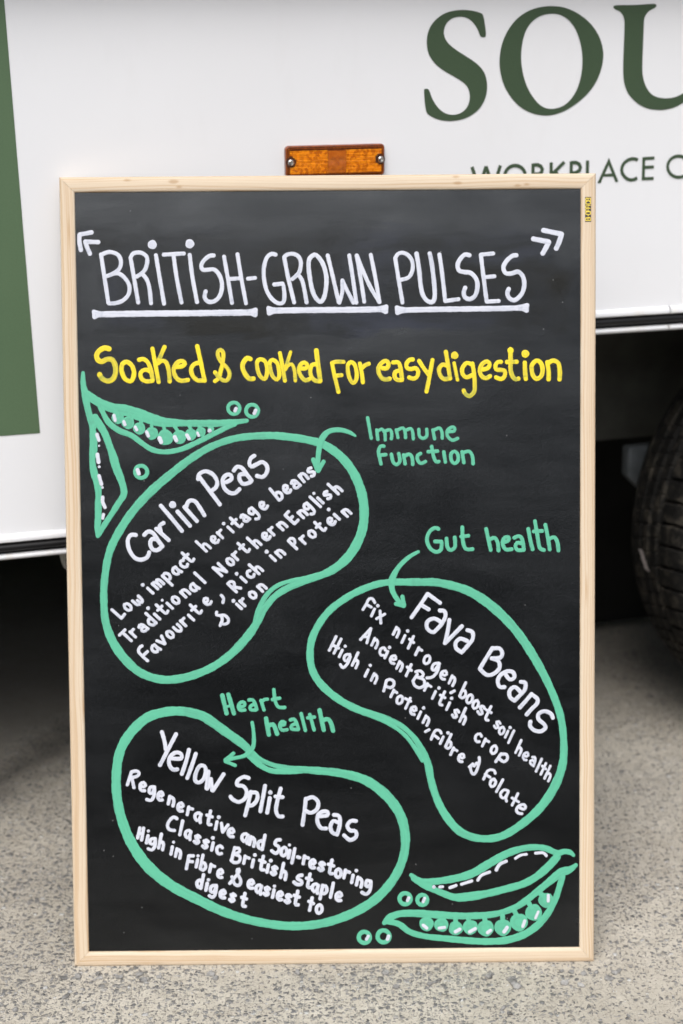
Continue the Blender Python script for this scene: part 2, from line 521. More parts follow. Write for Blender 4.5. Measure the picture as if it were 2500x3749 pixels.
CHROME = plain("bright_rivet_steel", (0.62, 0.60, 0.57), 0.25, 0.5, metal=1.0)
LENS_BASE = mat_lens("amber_housing", (0.16, 0.035, 0.004), (0.24, 0.055, 0.005), 0.25)
LENS = mat_lens("amber_prisms", (0.55, 0.140, 0.004), (0.88, 0.32, 0.010), 0.2)
LENS_MID = mat_lens("amber_window", (0.42, 0.095, 0.004), (0.50, 0.125, 0.006), 0.15)
DARK = plain("dark_gap", (0.01, 0.009, 0.008), 0.7)
CONCRETE_GREY = plain("grey_cast_bracket", (0.50, 0.49, 0.45), 0.8, var=0.25, scale=60)
MARK = plain("pale_paint_scuff", (0.50, 0.45, 0.44), 0.8, var=0.5, scale=120)
STICKER = plain("sticker_black", (0.030, 0.024, 0.024), 0.35)
STICKER_YELLOW = plain("sticker_yellow", (0.82, 0.62, 0.06), 0.4)
SHELF = plain("varnished_shelf", (0.30, 0.22, 0.15), 0.5, var=0.25, scale=14)

# ------------------------------------------------------------------ ground
gs = [-60, -8, -2.5, -1.2, -0.6, 0, 0.6, 1.2, 2.5, 8, 60]
gv = [(x, y + 2, 0) for y in gs for x in gs]
nn = len(gs)
gf = [(j * nn + i, j * nn + i + 1, (j + 1) * nn + i + 1, (j + 1) * nn + i) for j in range(nn - 1) for i in range(nn - 1)]
ground = mesh_obj("ground", gv, gf, GROUND)
tag(ground, "grey beige concrete ground with dark exposed stones", "ground", "structure")

# loose grit
GRIT = plain("loose_grit_stone", (0.24, 0.235, 0.225), 0.85, 0.3, var=0.6, scale=70)
gb = bmesh.new()
gr_ = random.Random(11)
for i in range(260):
    if i < 90:
        x, y = gr_.uniform(-0.34, 0.34), 1.570 - abs(gr_.gauss(0, 0.018)) - 0.006
    else:
        x, y = gr_.uniform(-0.7, 0.85), gr_.uniform(1.40, 2.1)
        if -0.34 < x < 0.32 and 1.56 < y < 1.83: continue
    r = gr_.choice((0.0012, 0.0016, 0.002, 0.0028, 0.0038)) * gr_.uniform(0.8, 1.2)
    res_ = bmesh.ops.create_icosphere(gb, subdivisions=2, radius=r, matrix=Matrix.Translation((x, y, r * 0.35)) @ Matrix.Rotation(gr_.uniform(0, 6.3), 4, 'Z') @ Matrix.Diagonal((gr_.uniform(0.9, 1.5), gr_.uniform(0.7, 1.1), gr_.uniform(0.5, 0.8), 1)))
    for v in res_["verts"]:
        v.co += noise.noise_vector(v.co * 330) * r * 0.45
        v.co.z = max(v.co.z, -0.0005)
grit = bm_obj("grit", gb, GRIT)
tag(grit, "small loose grey grit scattered over the concrete", "grit", "stuff")

# unseen dark ring added round the yard to cut low sky light
hv, hf = [], []
HN, HL = 180, 7
for i in range(HN):
    a = 2 * math.pi * i / HN
    for k in range(HL):
        t = k / (HL - 1)
        rr = 46 + 12 * t
        nz = noise.noise(Vector((math.cos(a) * 3, math.sin(a) * 3, t * 2)))
        nz2 = noise.noise(Vector((math.cos(a) * 17, math.sin(a) * 17, t * 7)))
        z = -0.3 + (16.5 + 3.0 * nz) * math.sin(t * math.pi / 2) + (0.9 * nz2 if k else 0)
        hv.append((rr * math.cos(a), rr * math.sin(a) + 2, z))
for i in range(HN):
    j = (i + 1) % HN
    for k in range(HL - 1):
        hf.append((i * HL + k, j * HL + k, j * HL + k + 1, i * HL + k + 1))
BLOCKER = plain("dark_blocker", (0.035, 0.045, 0.025), 0.95, 0.1, var=0.6, scale=1.6)
horizon_blocker = mesh_obj("horizon_blocker", hv, hf, BLOCKER, smooth=True)
tag(horizon_blocker, "unseen dark green ring added around the yard to block low sky light", "horizon_blocker", "structure")

# ------------------------------------------------------------------ chalkboard
# brush strokes on the board: u, v, width in mm in the board's own plane
STROKES = {
    'title_lettering': '-264.8,838.8,4.9 -278.3,836.4,4.9;-278.5,836.1,4.9 -278.7,828.3,4.9 -277.2,819.1,4.9;-257.5,827.9,4.9 -272.3,828.5,4.9;-272.0,828.3,4.9 -269.9,821.5,4.9 -267.1,814.9,4.9;-254.8,814.3,4.5 -247.5,760.2,4.5;-254.1,813.9,4.5 -248.6,816.3,4.5 -243.1,816.7,4.5 -235.7,813.5,4.5 -232.6,806.3,4.5 -234.6,798.2,4.5 -241.5,792.8,4.5 -248.4,790.1,4.5;-248.4,790.1,4.5 -237.4,793.2,4.5 -229.3,788.6,4.5 -223.7,779.1,4.5 -224.8,769.6,4.5 -231.1,762.8,4.5 -239.3,759.9,4.5 -246.9,759.5,4.5;-221.8,810.3,4.5 -214.0,760.2,4.5;-221.8,810.3,4.5 -218.6,815.0,4.5 -211.0,816.0,4.5 -204.9,812.8,4.5 -203.0,807.4,4.5 -205.2,797.9,4.5 -210.1,792.5,4.5 -215.3,789.2,4.5;-209.8,792.8,4.5 -204.7,787.1,4.5 -201.4,777.5,4.5 -199.6,759.2,4.5;-193.3,813.0,4.5 -189.6,788.3,4.5 -185.0,758.6,4.5;-197.2,824.7,10.1;-155.2,825.3,10.1;-184.7,813.4,4.5 -161.9,814.5,4.5;-173.5,812.3,4.5 -170.5,788.2,4.5 -165.4,759.9,4.5;-155.5,813.1,4.5 -152.7,788.0,4.5 -147.9,760.1,4.5;-128.4,812.0,4.6 -133.2,811.6,4.6 -139.4,806.9,4.6 -142.7,800.8,4.6 -140.9,796.4,4.6 -134.8,796.3,4.6 -128.0,796.3,4.6 -121.9,789.1,4.7 -119.6,778.3,4.7 -122.2,767.4,4.7 -128.4,761.3,4.7 -135.3,760.7,4.7 -139.3,765.5,4.7 -138.1,772.3,4.7;-117.0,810.8,4.4 -113.2,787.7,4.4 -108.7,758.9,4.4;-101.9,813.4,4.4 -98.1,787.6,4.4 -93.0,758.3,4.4;-111.8,785.7,4.4 -99.5,786.5,4.4;-90.6,785.9,4.4 -82.4,786.8,4.4;-59.1,812.4,4.5 -63.6,813.4,4.5 -69.1,809.1,4.5 -72.4,798.3,4.5 -72.5,786.1,4.5 -69.5,772.4,4.5 -63.5,762.9,4.5 -56.7,758.3,4.5 -51.2,759.4,4.5 -49.8,766.9,4.5 -50.7,777.7,4.5 -51.7,779.8,4.5;-51.7,780.2,4.5 -61.3,779.2,4.5;-49.6,809.6,4.5 -45.4,787.2,4.5 -38.9,758.9,4.5;-49.6,809.6,4.5 -46.5,812.3,4.5 -39.7,813.2,4.5 -33.6,810.2,4.5 -30.9,803.4,4.5 -32.4,793.9,4.5 -35.8,789.2,4.5 -40.7,785.1,4.5;-33.8,789.6,4.5 -29.1,781.6,4.5 -24.9,758.8,4.5;-21.3,807.4,4.9 -17.2,811.4,4.9 -13.7,811.7,4.9 -7.7,804.6,4.9 -3.6,793.7,4.9 -2.4,781.4,4.9 -4.6,766.5,4.9 -8.7,759.7,4.9 -13.5,762.5,4.9 -18.2,772.0,4.9 -21.1,787.0,4.9 -22.3,799.2,4.9 -21.3,807.4,4.9;-0.8,811.3,4.4 5.2,785.5,4.4 11.1,758.9,4.4;11.8,758.2,4.4 15.3,770.4,4.4 15.4,782.7,4.4;15.4,783.3,4.4 20.1,773.1,4.4 27.6,758.1,4.4;23.4,811.1,4.4 27.1,786.6,4.4 31.0,758.1,4.4;31.7,811.0,4.4 36.0,785.2,4.4 39.9,759.1,4.4;32.1,810.8,4.4 38.8,793.3,4.4 47.5,774.3,4.4 57.0,758.5,4.4;47.5,811.6,4.4 52.4,786.5,4.4 57.0,758.5,4.4;74.9,807.7,4.4 78.4,784.9,4.4 82.8,757.9,4.4;74.9,807.7,4.4 78.2,812.3,4.4 83.6,813.4,4.4 89.5,810.6,4.4 94.0,803.8,4.4 94.2,794.3,4.4 90.1,786.2,4.4 81.8,783.5,4.4;98.8,812.6,4.9 101.5,795.6,4.9 103.4,776.5,4.9 106.1,765.6,4.9 111.6,759.1,4.9 117.1,758.8,4.9 119.1,765.5,4.9 118.5,779.2,4.9 115.9,800.9,4.9 113.6,812.5,4.9;124.5,811.4,4.5 127.5,790.0,4.5 130.8,759.3,4.5;130.8,759.3,4.5 145.9,761.3,4.5;158.3,810.1,4.9 152.8,810.8,4.9 147.4,805.4,4.9 144.9,799.3,4.9 146.6,793.2,4.9 152.8,791.4,4.9 159.6,790.4,4.9 165.8,783.5,4.9 167.1,774.7,4.9 164.4,765.2,4.9 158.2,761.2,4.9 152.7,763.9,4.9 151.8,769.4,4.9 153.4,774.1,4.9;171.0,810.7,4.5 174.0,785.5,4.5 177.4,758.3,4.5;171.3,810.7,4.5 185.0,811.9,4.5;174.7,785.5,4.5 186.3,786.5,4.5;177.4,758.3,4.5 191.1,758.9,4.5;211.0,809.7,4.9 206.2,809.0,4.9 199.4,803.0,4.9 196.3,796.2,4.9 198.7,790.1,4.9 204.8,789.4,4.9 213.0,791.3,4.9 218.5,785.2,4.9 219.6,775.7,4.9 216.5,766.2,4.9 208.9,759.7,4.9 202.7,762.2,4.9 200.7,767.6,4.9 202.3,772.4,4.9;241.1,837.2,5.5 260.9,833.0,5.5;261.6,833.0,5.5 258.9,824.2,5.5 255.5,816.8,5.5;229.8,827.8,5.5 247.3,824.3,5.5;247.3,824.3,5.5 243.9,817.6,5.5 240.4,811.5,5.5',
    'underline': '-261.2,747.5,6.8 -209.4,747.9,6.8 -136.8,748.0,6.8 -85.0,748.3,6.9;-264.1,750.5,4.7 -259.8,749.2,4.7 -251.6,748.0,4.7;-263.4,744.3,4.7 -259.2,746.2,4.7 -251.6,746.9,4.7;-263.9,750.5,4.7 -263.4,744.3,4.7;-82.0,751.3,4.7 -86.4,750.0,4.7 -94.6,749.0,4.7;-82.9,745.1,4.7 -87.1,747.0,4.7 -94.6,747.9,4.7;-82.3,751.3,4.7 -82.6,745.1,4.7;-65.0,750.1,6.6 -28.1,750.4,6.6 24.8,750.4,6.6 61.8,750.7,6.6;-68.0,753.1,4.7 -63.6,751.7,4.7 -55.4,750.6,4.7;-67.2,746.8,4.7 -63.0,748.7,4.7 -55.4,749.5,4.7;-67.7,753.1,4.7 -67.2,746.8,4.7;64.8,753.7,4.7 60.4,752.4,4.7 52.2,751.4,4.7;63.9,747.5,4.7 59.7,749.4,4.7 52.2,750.3,4.7;64.5,753.7,4.7 64.2,747.5,4.7;79.2,749.5,6.0 120.4,750.1,6.0 179.0,750.4,6.0 220.2,751.0,6.0;76.2,752.5,4.7 80.6,751.1,4.7 88.8,750.0,4.7;77.0,746.3,4.7 81.2,748.1,4.7 88.8,748.9,4.7;76.5,752.5,4.7 77.0,746.3,4.7;223.2,754.0,4.7 218.8,752.7,4.7 210.6,751.6,4.7;222.3,747.7,4.7 218.1,749.7,4.7 210.6,750.5,4.7;222.9,754.0,4.7 222.6,747.7,4.7',
    'subtitle_lettering': '-247.4,708.8,5.7 -252.8,709.9,5.7 -258.7,706.8,5.7 -261.8,701.9,5.7 -260.4,696.6,5.7 -256.0,694.6,5.7 -250.1,697.2,5.7 -244.2,696.4,5.7 -241.1,690.1,5.7 -240.8,682.2,5.7 -243.6,675.4,5.7 -249.5,672.7,5.7 -255.9,675.5,5.7 -258.9,680.4,5.7;-233.0,691.9,5.1 -228.1,694.1,5.1 -222.3,689.9,5.1 -220.0,682.1,5.1 -221.5,675.2,5.1 -224.5,672.3,5.1 -230.4,675.3,5.1 -233.7,683.2,5.1 -233.6,690.0,5.1 -232.0,692.4,5.1;-214.3,696.2,4.7 -209.4,697.1,4.7 -204.6,693.7,4.7 -201.3,685.8,4.7 -199.0,673.1,4.7;-201.8,682.9,4.7 -205.7,685.1,4.7 -210.6,683.9,4.7 -212.9,680.1,4.7 -211.3,674.7,4.7 -205.9,672.0,4.7 -199.5,672.6,4.7;-198.9,708.8,4.7 -195.8,690.7,4.7 -192.4,671.1,4.7;-185.2,710.6,4.7 -191.8,696.0,4.7;-192.8,692.1,4.7 -188.9,695.0,4.7 -184.0,693.5,4.7 -181.2,685.7,4.7 -179.9,671.5,4.7;-173.3,688.1,4.9 -166.4,688.5,4.9 -162.5,691.4,4.9 -164.9,694.3,4.9 -170.3,693.4,4.9 -174.3,688.5,4.9 -175.3,682.7,4.9 -172.5,675.8,4.9 -167.2,672.4,4.9 -159.3,673.3,4.9;-148.5,711.3,4.9 -144.8,693.2,4.9 -140.7,672.1,4.9;-145.8,692.7,4.9 -152.2,690.8,4.9 -155.7,685.0,4.9 -153.8,677.6,4.9 -148.5,672.7,4.9 -142.1,672.7,4.9;-129.2,671.6,4.5 -124.7,675.4,4.5 -122.1,684.2,4.5 -119.6,695.0,4.5 -119.4,703.7,4.5 -122.3,706.7,4.5 -125.3,704.8,4.5 -124.9,698.9,4.5 -120.6,692.0,4.5 -114.8,686.1,4.5 -112.4,679.3,4.5 -114.9,672.9,4.5 -119.8,672.5,4.5 -124.7,676.4,4.5 -129.0,681.8,4.5;-88.7,696.2,5.3 -92.6,697.2,5.3 -97.0,691.8,5.3 -97.6,686.0,5.3 -94.7,679.1,5.3 -90.4,674.2,5.3 -85.5,674.2,5.3;-81.3,692.7,4.5 -77.9,695.8,4.5 -72.5,693.6,4.5 -70.1,685.8,4.5 -70.7,678.0,4.5 -73.2,673.6,4.5 -78.1,677.0,4.5 -80.9,684.9,4.5 -81.3,692.7,4.5;-67.1,692.1,4.5 -63.7,695.0,4.5 -58.8,691.5,4.5 -56.9,683.7,4.5 -56.5,676.9,4.5 -59.0,673.0,4.5 -63.4,675.9,4.5 -66.2,682.8,4.5 -67.1,691.6,4.5;-55.5,702.7,4.5 -52.5,686.6,4.5 -50.2,671.4,4.5;-43.5,703.6,3.9 -48.5,688.5,3.9;-49.6,684.1,3.9 -46.6,688.5,3.9 -42.1,689.9,3.9 -39.3,682.6,3.9 -38.4,671.3,3.9;-30.9,685.0,4.7 -26.0,685.4,4.7 -25.0,689.3,4.7 -28.4,691.8,4.7 -32.8,688.9,4.7 -34.4,682.6,4.7 -31.5,675.7,4.7 -27.1,671.7,4.7 -22.7,673.2,4.7;-14.7,689.7,4.7 -19.6,688.8,4.7 -21.6,682.5,4.7 -20.2,675.6,4.7 -15.8,671.2,4.7 -10.4,670.6,4.7;-14.5,705.4,5.3 -12.7,689.2,5.3 -10.4,671.1,5.3;3.0,691.1,4.5 6.3,674.4,4.5 10.1,658.2,4.5;3.0,690.6,4.5 6.9,692.2,4.5 16.2,692.1,4.5;8.3,676.8,4.5 13.7,677.3,4.5;21.1,689.0,4.5 24.6,691.9,4.5 28.5,688.9,4.5 30.6,681.1,4.5 30.3,672.3,4.5 26.4,668.4,4.5 22.5,674.3,4.5 20.8,683.1,4.5 21.1,689.0,4.5;34.4,690.3,4.5 36.7,678.1,4.5 37.7,668.8,4.5;36.8,684.9,4.5 40.3,688.3,4.5 44.7,689.9,4.5;59.9,684.7,4.9 64.8,684.7,4.9 66.8,689.6,4.9 63.8,693.0,4.9 58.9,690.6,4.9 55.4,684.8,4.9 55.9,678.9,4.9 59.8,673.0,4.9 64.2,672.0,4.9 68.1,672.9,4.9;71.7,691.0,4.7 77.6,691.0,4.7 80.0,685.6,4.7 81.9,671.9,4.7;78.0,681.7,4.7 74.1,680.2,4.7 73.5,674.9,4.7 76.5,671.4,4.7 81.9,671.4,4.7;94.3,694.2,4.7 90.3,693.8,4.7 86.9,689.4,4.7 87.8,684.5,4.7 92.2,683.5,4.7 97.2,684.4,4.7 100.1,680.5,4.7 98.6,674.7,4.7 94.2,672.7,4.7 89.7,674.2,4.7;101.1,692.7,4.6 106.0,684.9,4.6 111.9,677.0,4.6;116.3,693.6,4.6 114.3,683.3,4.6 111.8,669.7,4.6 109.3,657.9,4.6;131.3,702.7,4.7 133.7,688.1,4.7 136.1,672.4,4.7;132.2,687.1,4.7 127.3,688.1,4.7 123.6,683.3,4.7 124.8,676.4,4.7 129.2,672.0,4.7 136.1,672.9,4.7;160.7,687.9,4.7 154.8,689.9,4.7 149.9,684.0,4.7 150.4,677.2,4.7 154.8,673.7,4.7 160.7,676.1,4.7;161.2,689.3,4.7 163.1,677.1,4.7 163.8,665.3,4.7 163.1,657.5,4.7 157.7,652.6,4.7 152.8,655.6,4.7 151.3,659.1,4.7;140.6,690.0,3.9 142.5,680.2,3.9 144.4,670.9,3.9;141.3,698.5,8.4;173.0,682.4,4.7 178.4,683.8,4.7 180.8,688.2,4.7 177.9,691.4,4.7 172.5,688.7,4.7 169.5,681.9,4.7 171.5,675.1,4.7 176.4,672.6,4.7 181.3,675.0,4.7;193.6,690.7,4.7 189.7,690.6,4.7 187.2,686.7,4.7 188.2,682.3,4.7 193.1,681.7,4.7 197.5,680.7,4.7 197.5,674.9,4.7 193.6,671.5,4.7 187.7,673.5,4.7;204.2,703.6,4.9 204.2,690.4,4.9 204.4,680.7,4.9 206.8,673.8,4.9 210.3,671.0,4.9 213.2,671.8,4.9;200.0,690.5,4.9 211.3,690.7,4.9;220.3,689.8,4.9 220.6,680.5,4.9 221.4,671.2,4.9;204.2,703.6,7.1;220.9,699.6,8.8;228.5,687.3,4.9 233.4,691.9,4.9 238.3,689.2,4.9 240.4,682.3,4.9 238.8,674.5,4.9 233.4,671.4,4.9 229.4,675.6,4.9 228.0,682.4,4.9 228.5,687.3,4.9;245.6,690.1,4.9 247.1,680.3,4.9 247.1,670.5,4.9;246.6,689.1,4.9 252.0,691.7,4.9 257.9,689.0,4.9 259.7,680.2,4.9 259.4,670.4,4.9',
    'upper_closed': '-277.4,682.3,4.1 -277.4,669.3,6.2 -275.3,658.3,8.2 -273.7,646.0,7.6 -270.5,632.2,6.9 -267.3,621.2,8.3;-270.6,630.9,6.9 -268.3,621.2,6.2 -267.1,610.2,8.3 -267.3,596.5,8.9 -268.7,582.7,6.9 -266.9,568.9,8.3 -263.6,557.8,8.3 -262.5,545.4,7.2 -263.0,531.6,7.6 -263.3,517.7,7.6 -264.6,506.6,6.2 -264.0,497.6,4.8;-265.0,632.2,8.2 -259.0,622.5,8.3 -253.7,612.9,8.3 -249.8,601.8,7.6 -245.2,588.0,9.0 -242.0,575.6,9.6 -237.3,563.1,8.3 -234.1,552.1,7.6 -234.2,543.8,7.2 -240.6,534.1,6.9 -247.7,523.1,6.2 -256.2,510.7,6.2 -262.6,499.7,5.5',
    'upper_open': '-275.2,660.4,6.9 -267.4,653.5,9.6 -256.5,647.0,9.9 -244.2,642.3,11.0 -227.8,639.0,12.6 -208.7,632.4,13.1 -189.5,626.4,11.0 -166.1,624.8,7.6 -148.2,624.4,7.7 -127.6,624.2,8.0 -109.7,625.2,6.9 -93.4,627.0,4.4;-258.6,644.5,6.6 -254.7,634.9,5.8 -248.7,625.2,6.6 -237.8,616.9,6.6 -224.1,611.3,6.2 -211.9,602.2,5.8 -201.0,595.2,5.8 -187.3,592.4,5.5 -169.3,595.0,5.8 -151.3,602.4,5.8 -131.9,611.9,5.8 -116.7,619.3,5.5 -107.0,623.4,5.5;-239.2,631.4,13.8;-227.7,625.7,14.3;-215.1,619.2,13.8;-201.1,613.5,14.3;-185.9,608.9,17.9;-169.8,609.2,15.7;-157.0,611.8,13.2;-145.6,614.7,11.0;-134.3,618.0,7.2;-241.3,639.6,3.8 -239.1,634.7,3.8;-226.5,636.0,3.8 -225.9,631.9,3.9;-213.5,631.8,3.9 -212.9,623.5,3.9;-201.2,627.6,3.9 -201.0,619.3,3.9;-188.2,623.3,3.9 -185.8,615.1,3.9;-175.8,621.9,3.9 -171.1,615.0,3.9;-158.6,621.7,3.9 -156.9,617.6,3.9;-147.6,620.9,3.9 -145.8,618.2,3.9',
    'pea1': '-104.6,635.4,4.0 -107.9,634.4,4.0 -111.2,635.1,4.0 -113.7,637.5,4.0 -114.7,640.7,4.0 -114.0,644.0,4.0 -111.6,646.5,4.0 -108.4,647.5,4.0 -105.0,646.8,4.0 -102.5,644.5,4.0 -101.5,641.2,4.0 -102.3,637.9,4.0 -104.6,635.4,4.0',
    'pea2': '-83.9,632.2,4.3 -87.3,631.2,4.3 -90.7,632.0,4.3 -93.4,634.4,4.3 -94.4,637.8,4.3 -93.6,641.2,4.3 -91.2,643.9,4.3 -87.8,644.9,4.3 -84.3,644.1,4.3 -81.7,641.7,4.3 -80.7,638.3,4.3 -81.5,634.9,4.3 -83.9,632.2,4.3',
    'pea3': '-210.2,564.3,4.5 -213.6,563.2,4.5 -217.1,564.0,4.5 -219.7,566.4,4.5 -220.7,569.8,4.5 -219.9,573.3,4.5 -217.4,576.0,4.5 -214.0,577.0,4.5 -210.5,576.2,4.5 -207.9,573.8,4.5 -206.9,570.4,4.5 -207.7,566.9,4.5 -210.2,564.3,4.5',
    'peah1': '-106.8,638.1,3.9 -105.6,640.8,3.9',
    'peah2': '-85.1,634.9,3.9 -83.4,638.7,3.9',
    'peah3': '-217.9,572.6,4.3 -216.3,567.8,4.3',
    'upper_openh': '-243.3,634.1,3.6 -242.0,628.2,3.6;-232.4,627.1,3.6 -231.1,623.4,3.6;-219.6,620.8,3.6 -217.8,617.4,3.6;-206.9,615.2,3.9 -204.9,610.4,3.9;-161.5,611.4,3.9 -158.8,606.9,3.9;-192.5,608.2,4.7 -190.5,603.4,4.7;-175.3,609.5,4.3 -173.3,605.1,4.3;-149.5,613.7,3.0 -148.0,610.4,3.0;-135.7,616.0,4.7',
    'upper_closedh': '-262.9,612.9,3.9 -260.7,606.0,3.9;-257.7,541.9,3.9 -257.8,536.4,3.9 -255.2,530.1,3.9;-260.8,599.9,2.5;-262.8,590.2,4.4 -261.6,581.3,4.4;-261.0,576.2,3.3;-261.4,566.1,4.1 -258.8,556.4,4.1;-257.7,552.7,3.0;-257.1,522.5,3.3 -258.0,517.7,3.3',
    'lower_closed': '89.2,103.3,4.8 99.5,96.5,6.9 115.0,95.5,7.8 139.2,98.8,8.6 159.9,104.8,9.5 180.6,116.9,9.5 201.3,128.1,8.6 222.0,134.0,7.2 241.0,133.8,7.2 254.8,128.4,6.9 258.6,127.0,8.6;91.7,99.3,6.0 104.6,91.2,7.8 121.9,83.2,7.2 139.1,76.9,8.6 156.4,77.6,10.4 177.1,80.9,8.6 197.8,86.0,8.6 218.5,91.9,8.6 234.1,100.6,8.6 247.9,112.7,9.5 257.3,123.2,8.6;258.2,126.7,7.8 265.1,129.2,6.2 272.0,128.3,5.9 276.3,124.7,3.8',
    'lower_open': '57.8,47.3,5.2 64.7,53.8,8.6 76.8,58.1,7.8 95.8,58.3,8.6 121.7,56.3,8.6 147.7,54.8,7.8 173.6,55.4,7.8 190.9,57.9,6.9 208.2,63.9,7.3 222.0,72.6,7.8 235.8,83.9,7.8 249.6,95.2,8.6 261.7,104.7,10.4 272.0,108.1,7.8 278.9,113.3,4.8;61.2,49.4,6.9 75.0,45.8,6.9 87.1,36.8,6.9 104.4,31.4,6.6 128.6,28.5,7.3 156.2,25.6,7.8 178.7,24.5,7.8 199.5,26.1,8.7 218.5,32.1,8.6 234.1,42.5,8.6 246.2,56.5,7.8 254.8,72.3,6.9 260.0,88.0,6.9 263.4,100.3,6.9;106.7,45.8,16.6;123.8,44.8,16.6;140.4,40.4,16.6;157.1,41.5,17.3;174.9,40.1,19.0;194.6,40.8,19.4;213.3,46.8,20.7;230.3,58.1,19.4;244.4,72.4,17.3;139.9,53.1,5.5 140.4,46.9,5.5;154.6,52.1,5.5 156.3,46.8,5.5;173.6,52.8,5.5 174.4,46.6,5.5;194.3,55.2,5.5 194.7,48.2,5.5;207.3,61.3,5.5 210.7,55.1,5.5;223.7,70.8,5.5 228.0,63.7,5.5;237.5,80.3,5.5 241.8,77.7,5.5',
    'pea4': '85.5,70.1,5.0 82.4,69.1,5.0 79.1,69.9,5.0 76.7,72.2,5.0 75.7,75.4,5.0 76.4,78.7,5.0 78.7,81.1,5.0 81.9,82.1,5.0 85.1,81.4,5.0 87.5,79.1,5.0 88.5,75.9,5.0 87.8,72.6,5.0 85.5,70.1,5.0',
    'pea5': '105.1,69.0,4.8 102.2,68.1,4.8 99.2,68.8,4.8 97.0,70.8,4.8 96.1,73.8,4.8 96.8,76.8,4.8 98.8,79.1,4.8 101.7,80.0,4.8 104.7,79.3,4.8 106.9,77.2,4.8 107.8,74.3,4.8 107.2,71.2,4.8 105.1,69.0,4.8',
    'pea6': '38.3,25.1,5.0 35.1,24.1,5.0 31.9,24.9,5.0 29.4,27.2,5.0 28.4,30.4,5.0 29.2,33.7,5.0 31.4,36.2,5.0 34.6,37.2,5.0 37.8,36.4,5.0 40.2,34.1,5.0 41.2,30.9,5.0 40.5,27.6,5.0 38.3,25.1,5.0',
    'pea7': '60.7,25.7,5.0 57.3,24.6,5.0 53.8,25.4,5.0 51.1,27.9,5.0 50.1,31.4,5.0 50.9,34.9,5.0 53.3,37.6,5.0 56.7,38.7,5.0 60.2,37.9,5.0 62.8,35.4,5.0 63.9,31.9,5.0 63.1,28.4,5.0 60.7,25.7,5.0',
    'peah4': '84.7,73.5,3.5 86.4,77.0,3.5',
    'peah5': '102.8,71.9,3.5 104.6,76.3,3.5',
    'peah6': '37.2,28.5,3.5 39.5,32.4,3.5',
    'peah7': '61.5,28.3,4.1 62.9,32.1,4.1',
    'lower_openh': '196.0,35.8,4.2 199.5,41.1,4.2;139.8,36.4,4.1 145.0,39.5,4.1;156.2,36.2,4.2 162.8,40.0,4.1;177.0,35.1,4.2 180.5,37.7,4.2;217.6,41.8,3.5 219.9,48.8,3.5;247.0,71.5,3.5 247.0,78.5,3.5;120.8,40.9,3.5 127.7,41.8,3.5;102.7,44.6,3.8 107.0,41.1,3.8;232.3,51.7,3.1 235.5,59.2,3.1',
    'lower_closedh': '115.3,89.4,4.1;121.9,89.3,3.5 125.3,89.6,3.5;133.6,88.3,3.5 140.9,90.9,3.5;146.9,92.2,3.5 159.0,96.0,3.5;165.9,96.8,3.5 170.2,102.6,3.5 179.7,106.3,3.5;187.1,108.4,3.8 191.0,115.0,3.8 198.7,118.8,3.8;209.1,121.8,3.1 215.1,125.6,3.1 222.0,126.6,3.1;232.3,127.8,3.4 241.0,128.2,3.4 244.8,124.7,3.4',
    'bean1': '-69.2,610.0,8.2 -46.7,608.2,8.6 -26.3,604.9,8.6 -5.8,598.6,9.2 14.5,583.1,9.8 28.7,562.5,10.3 36.7,537.8,10.7 37.6,513.1,10.3 32.3,492.5,10.7 19.8,472.0,10.7 1.2,456.7,9.3 -23.6,446.5,7.4 -44.3,439.0,7.8 -63.0,428.2,7.4 -75.5,413.8,7.4 -84.9,397.3,8.7 -96.5,380.8,9.9 -115.3,361.2,9.3 -138.2,345.7,8.7 -165.2,335.6,9.3 -192.1,332.7,9.3 -216.8,340.2,9.3 -235.1,356.0,10.3 -249.2,376.9,9.9 -257.0,399.8,8.7 -258.6,424.7,8.2 -257.2,449.5,8.2 -251.5,478.4,8.6 -240.8,501.0,9.2 -224.0,525.6,9.2 -203.1,548.0,9.8 -180.3,567.3,9.2 -157.5,584.5,8.6 -132.8,598.6,7.8 -104.0,607.6,7.8 -69.2,610.0,8.2;-11.2,452.6,5.4 -27.7,448.4,4.5 -44.2,445.2,4.5 -60.8,439.6,4.9 -73.2,429.3,5.4 -82.1,413.9,5.8 -87.0,398.4,5.4',
    'bean2': '88.0,442.3,8.3 64.2,442.1,7.5 44.3,437.7,7.9 20.5,426.9,7.9 -3.4,409.2,7.9 -19.5,385.4,8.3 -24.7,363.4,8.3 -21.9,341.3,8.3 -10.1,323.2,8.9 9.6,306.9,8.4 33.4,294.7,8.4 57.3,287.4,6.8 77.1,278.2,6.0 91.0,266.0,6.0 100.9,251.7,7.2 108.8,233.5,8.4 112.7,213.2,8.4 119.6,190.9,8.4 130.6,170.5,9.2 146.5,153.1,9.2 168.5,145.4,8.4 192.6,147.6,8.8 216.6,161.6,9.2 238.6,181.7,10.0 254.6,205.9,10.4 263.6,232.1,9.2 264.5,260.4,8.0 260.5,288.6,8.4 248.5,320.9,8.4 230.6,355.2,9.9 208.8,387.4,9.9 183.0,413.6,10.9 155.3,431.8,9.9 123.6,441.0,9.1 103.8,442.1,8.7 88.0,442.3,8.3;39.4,291.0,4.8 57.2,283.6,4.8 72.1,275.0,4.4 84.0,265.0,4.4 93.9,251.8,4.8 102.8,236.6,4.8',
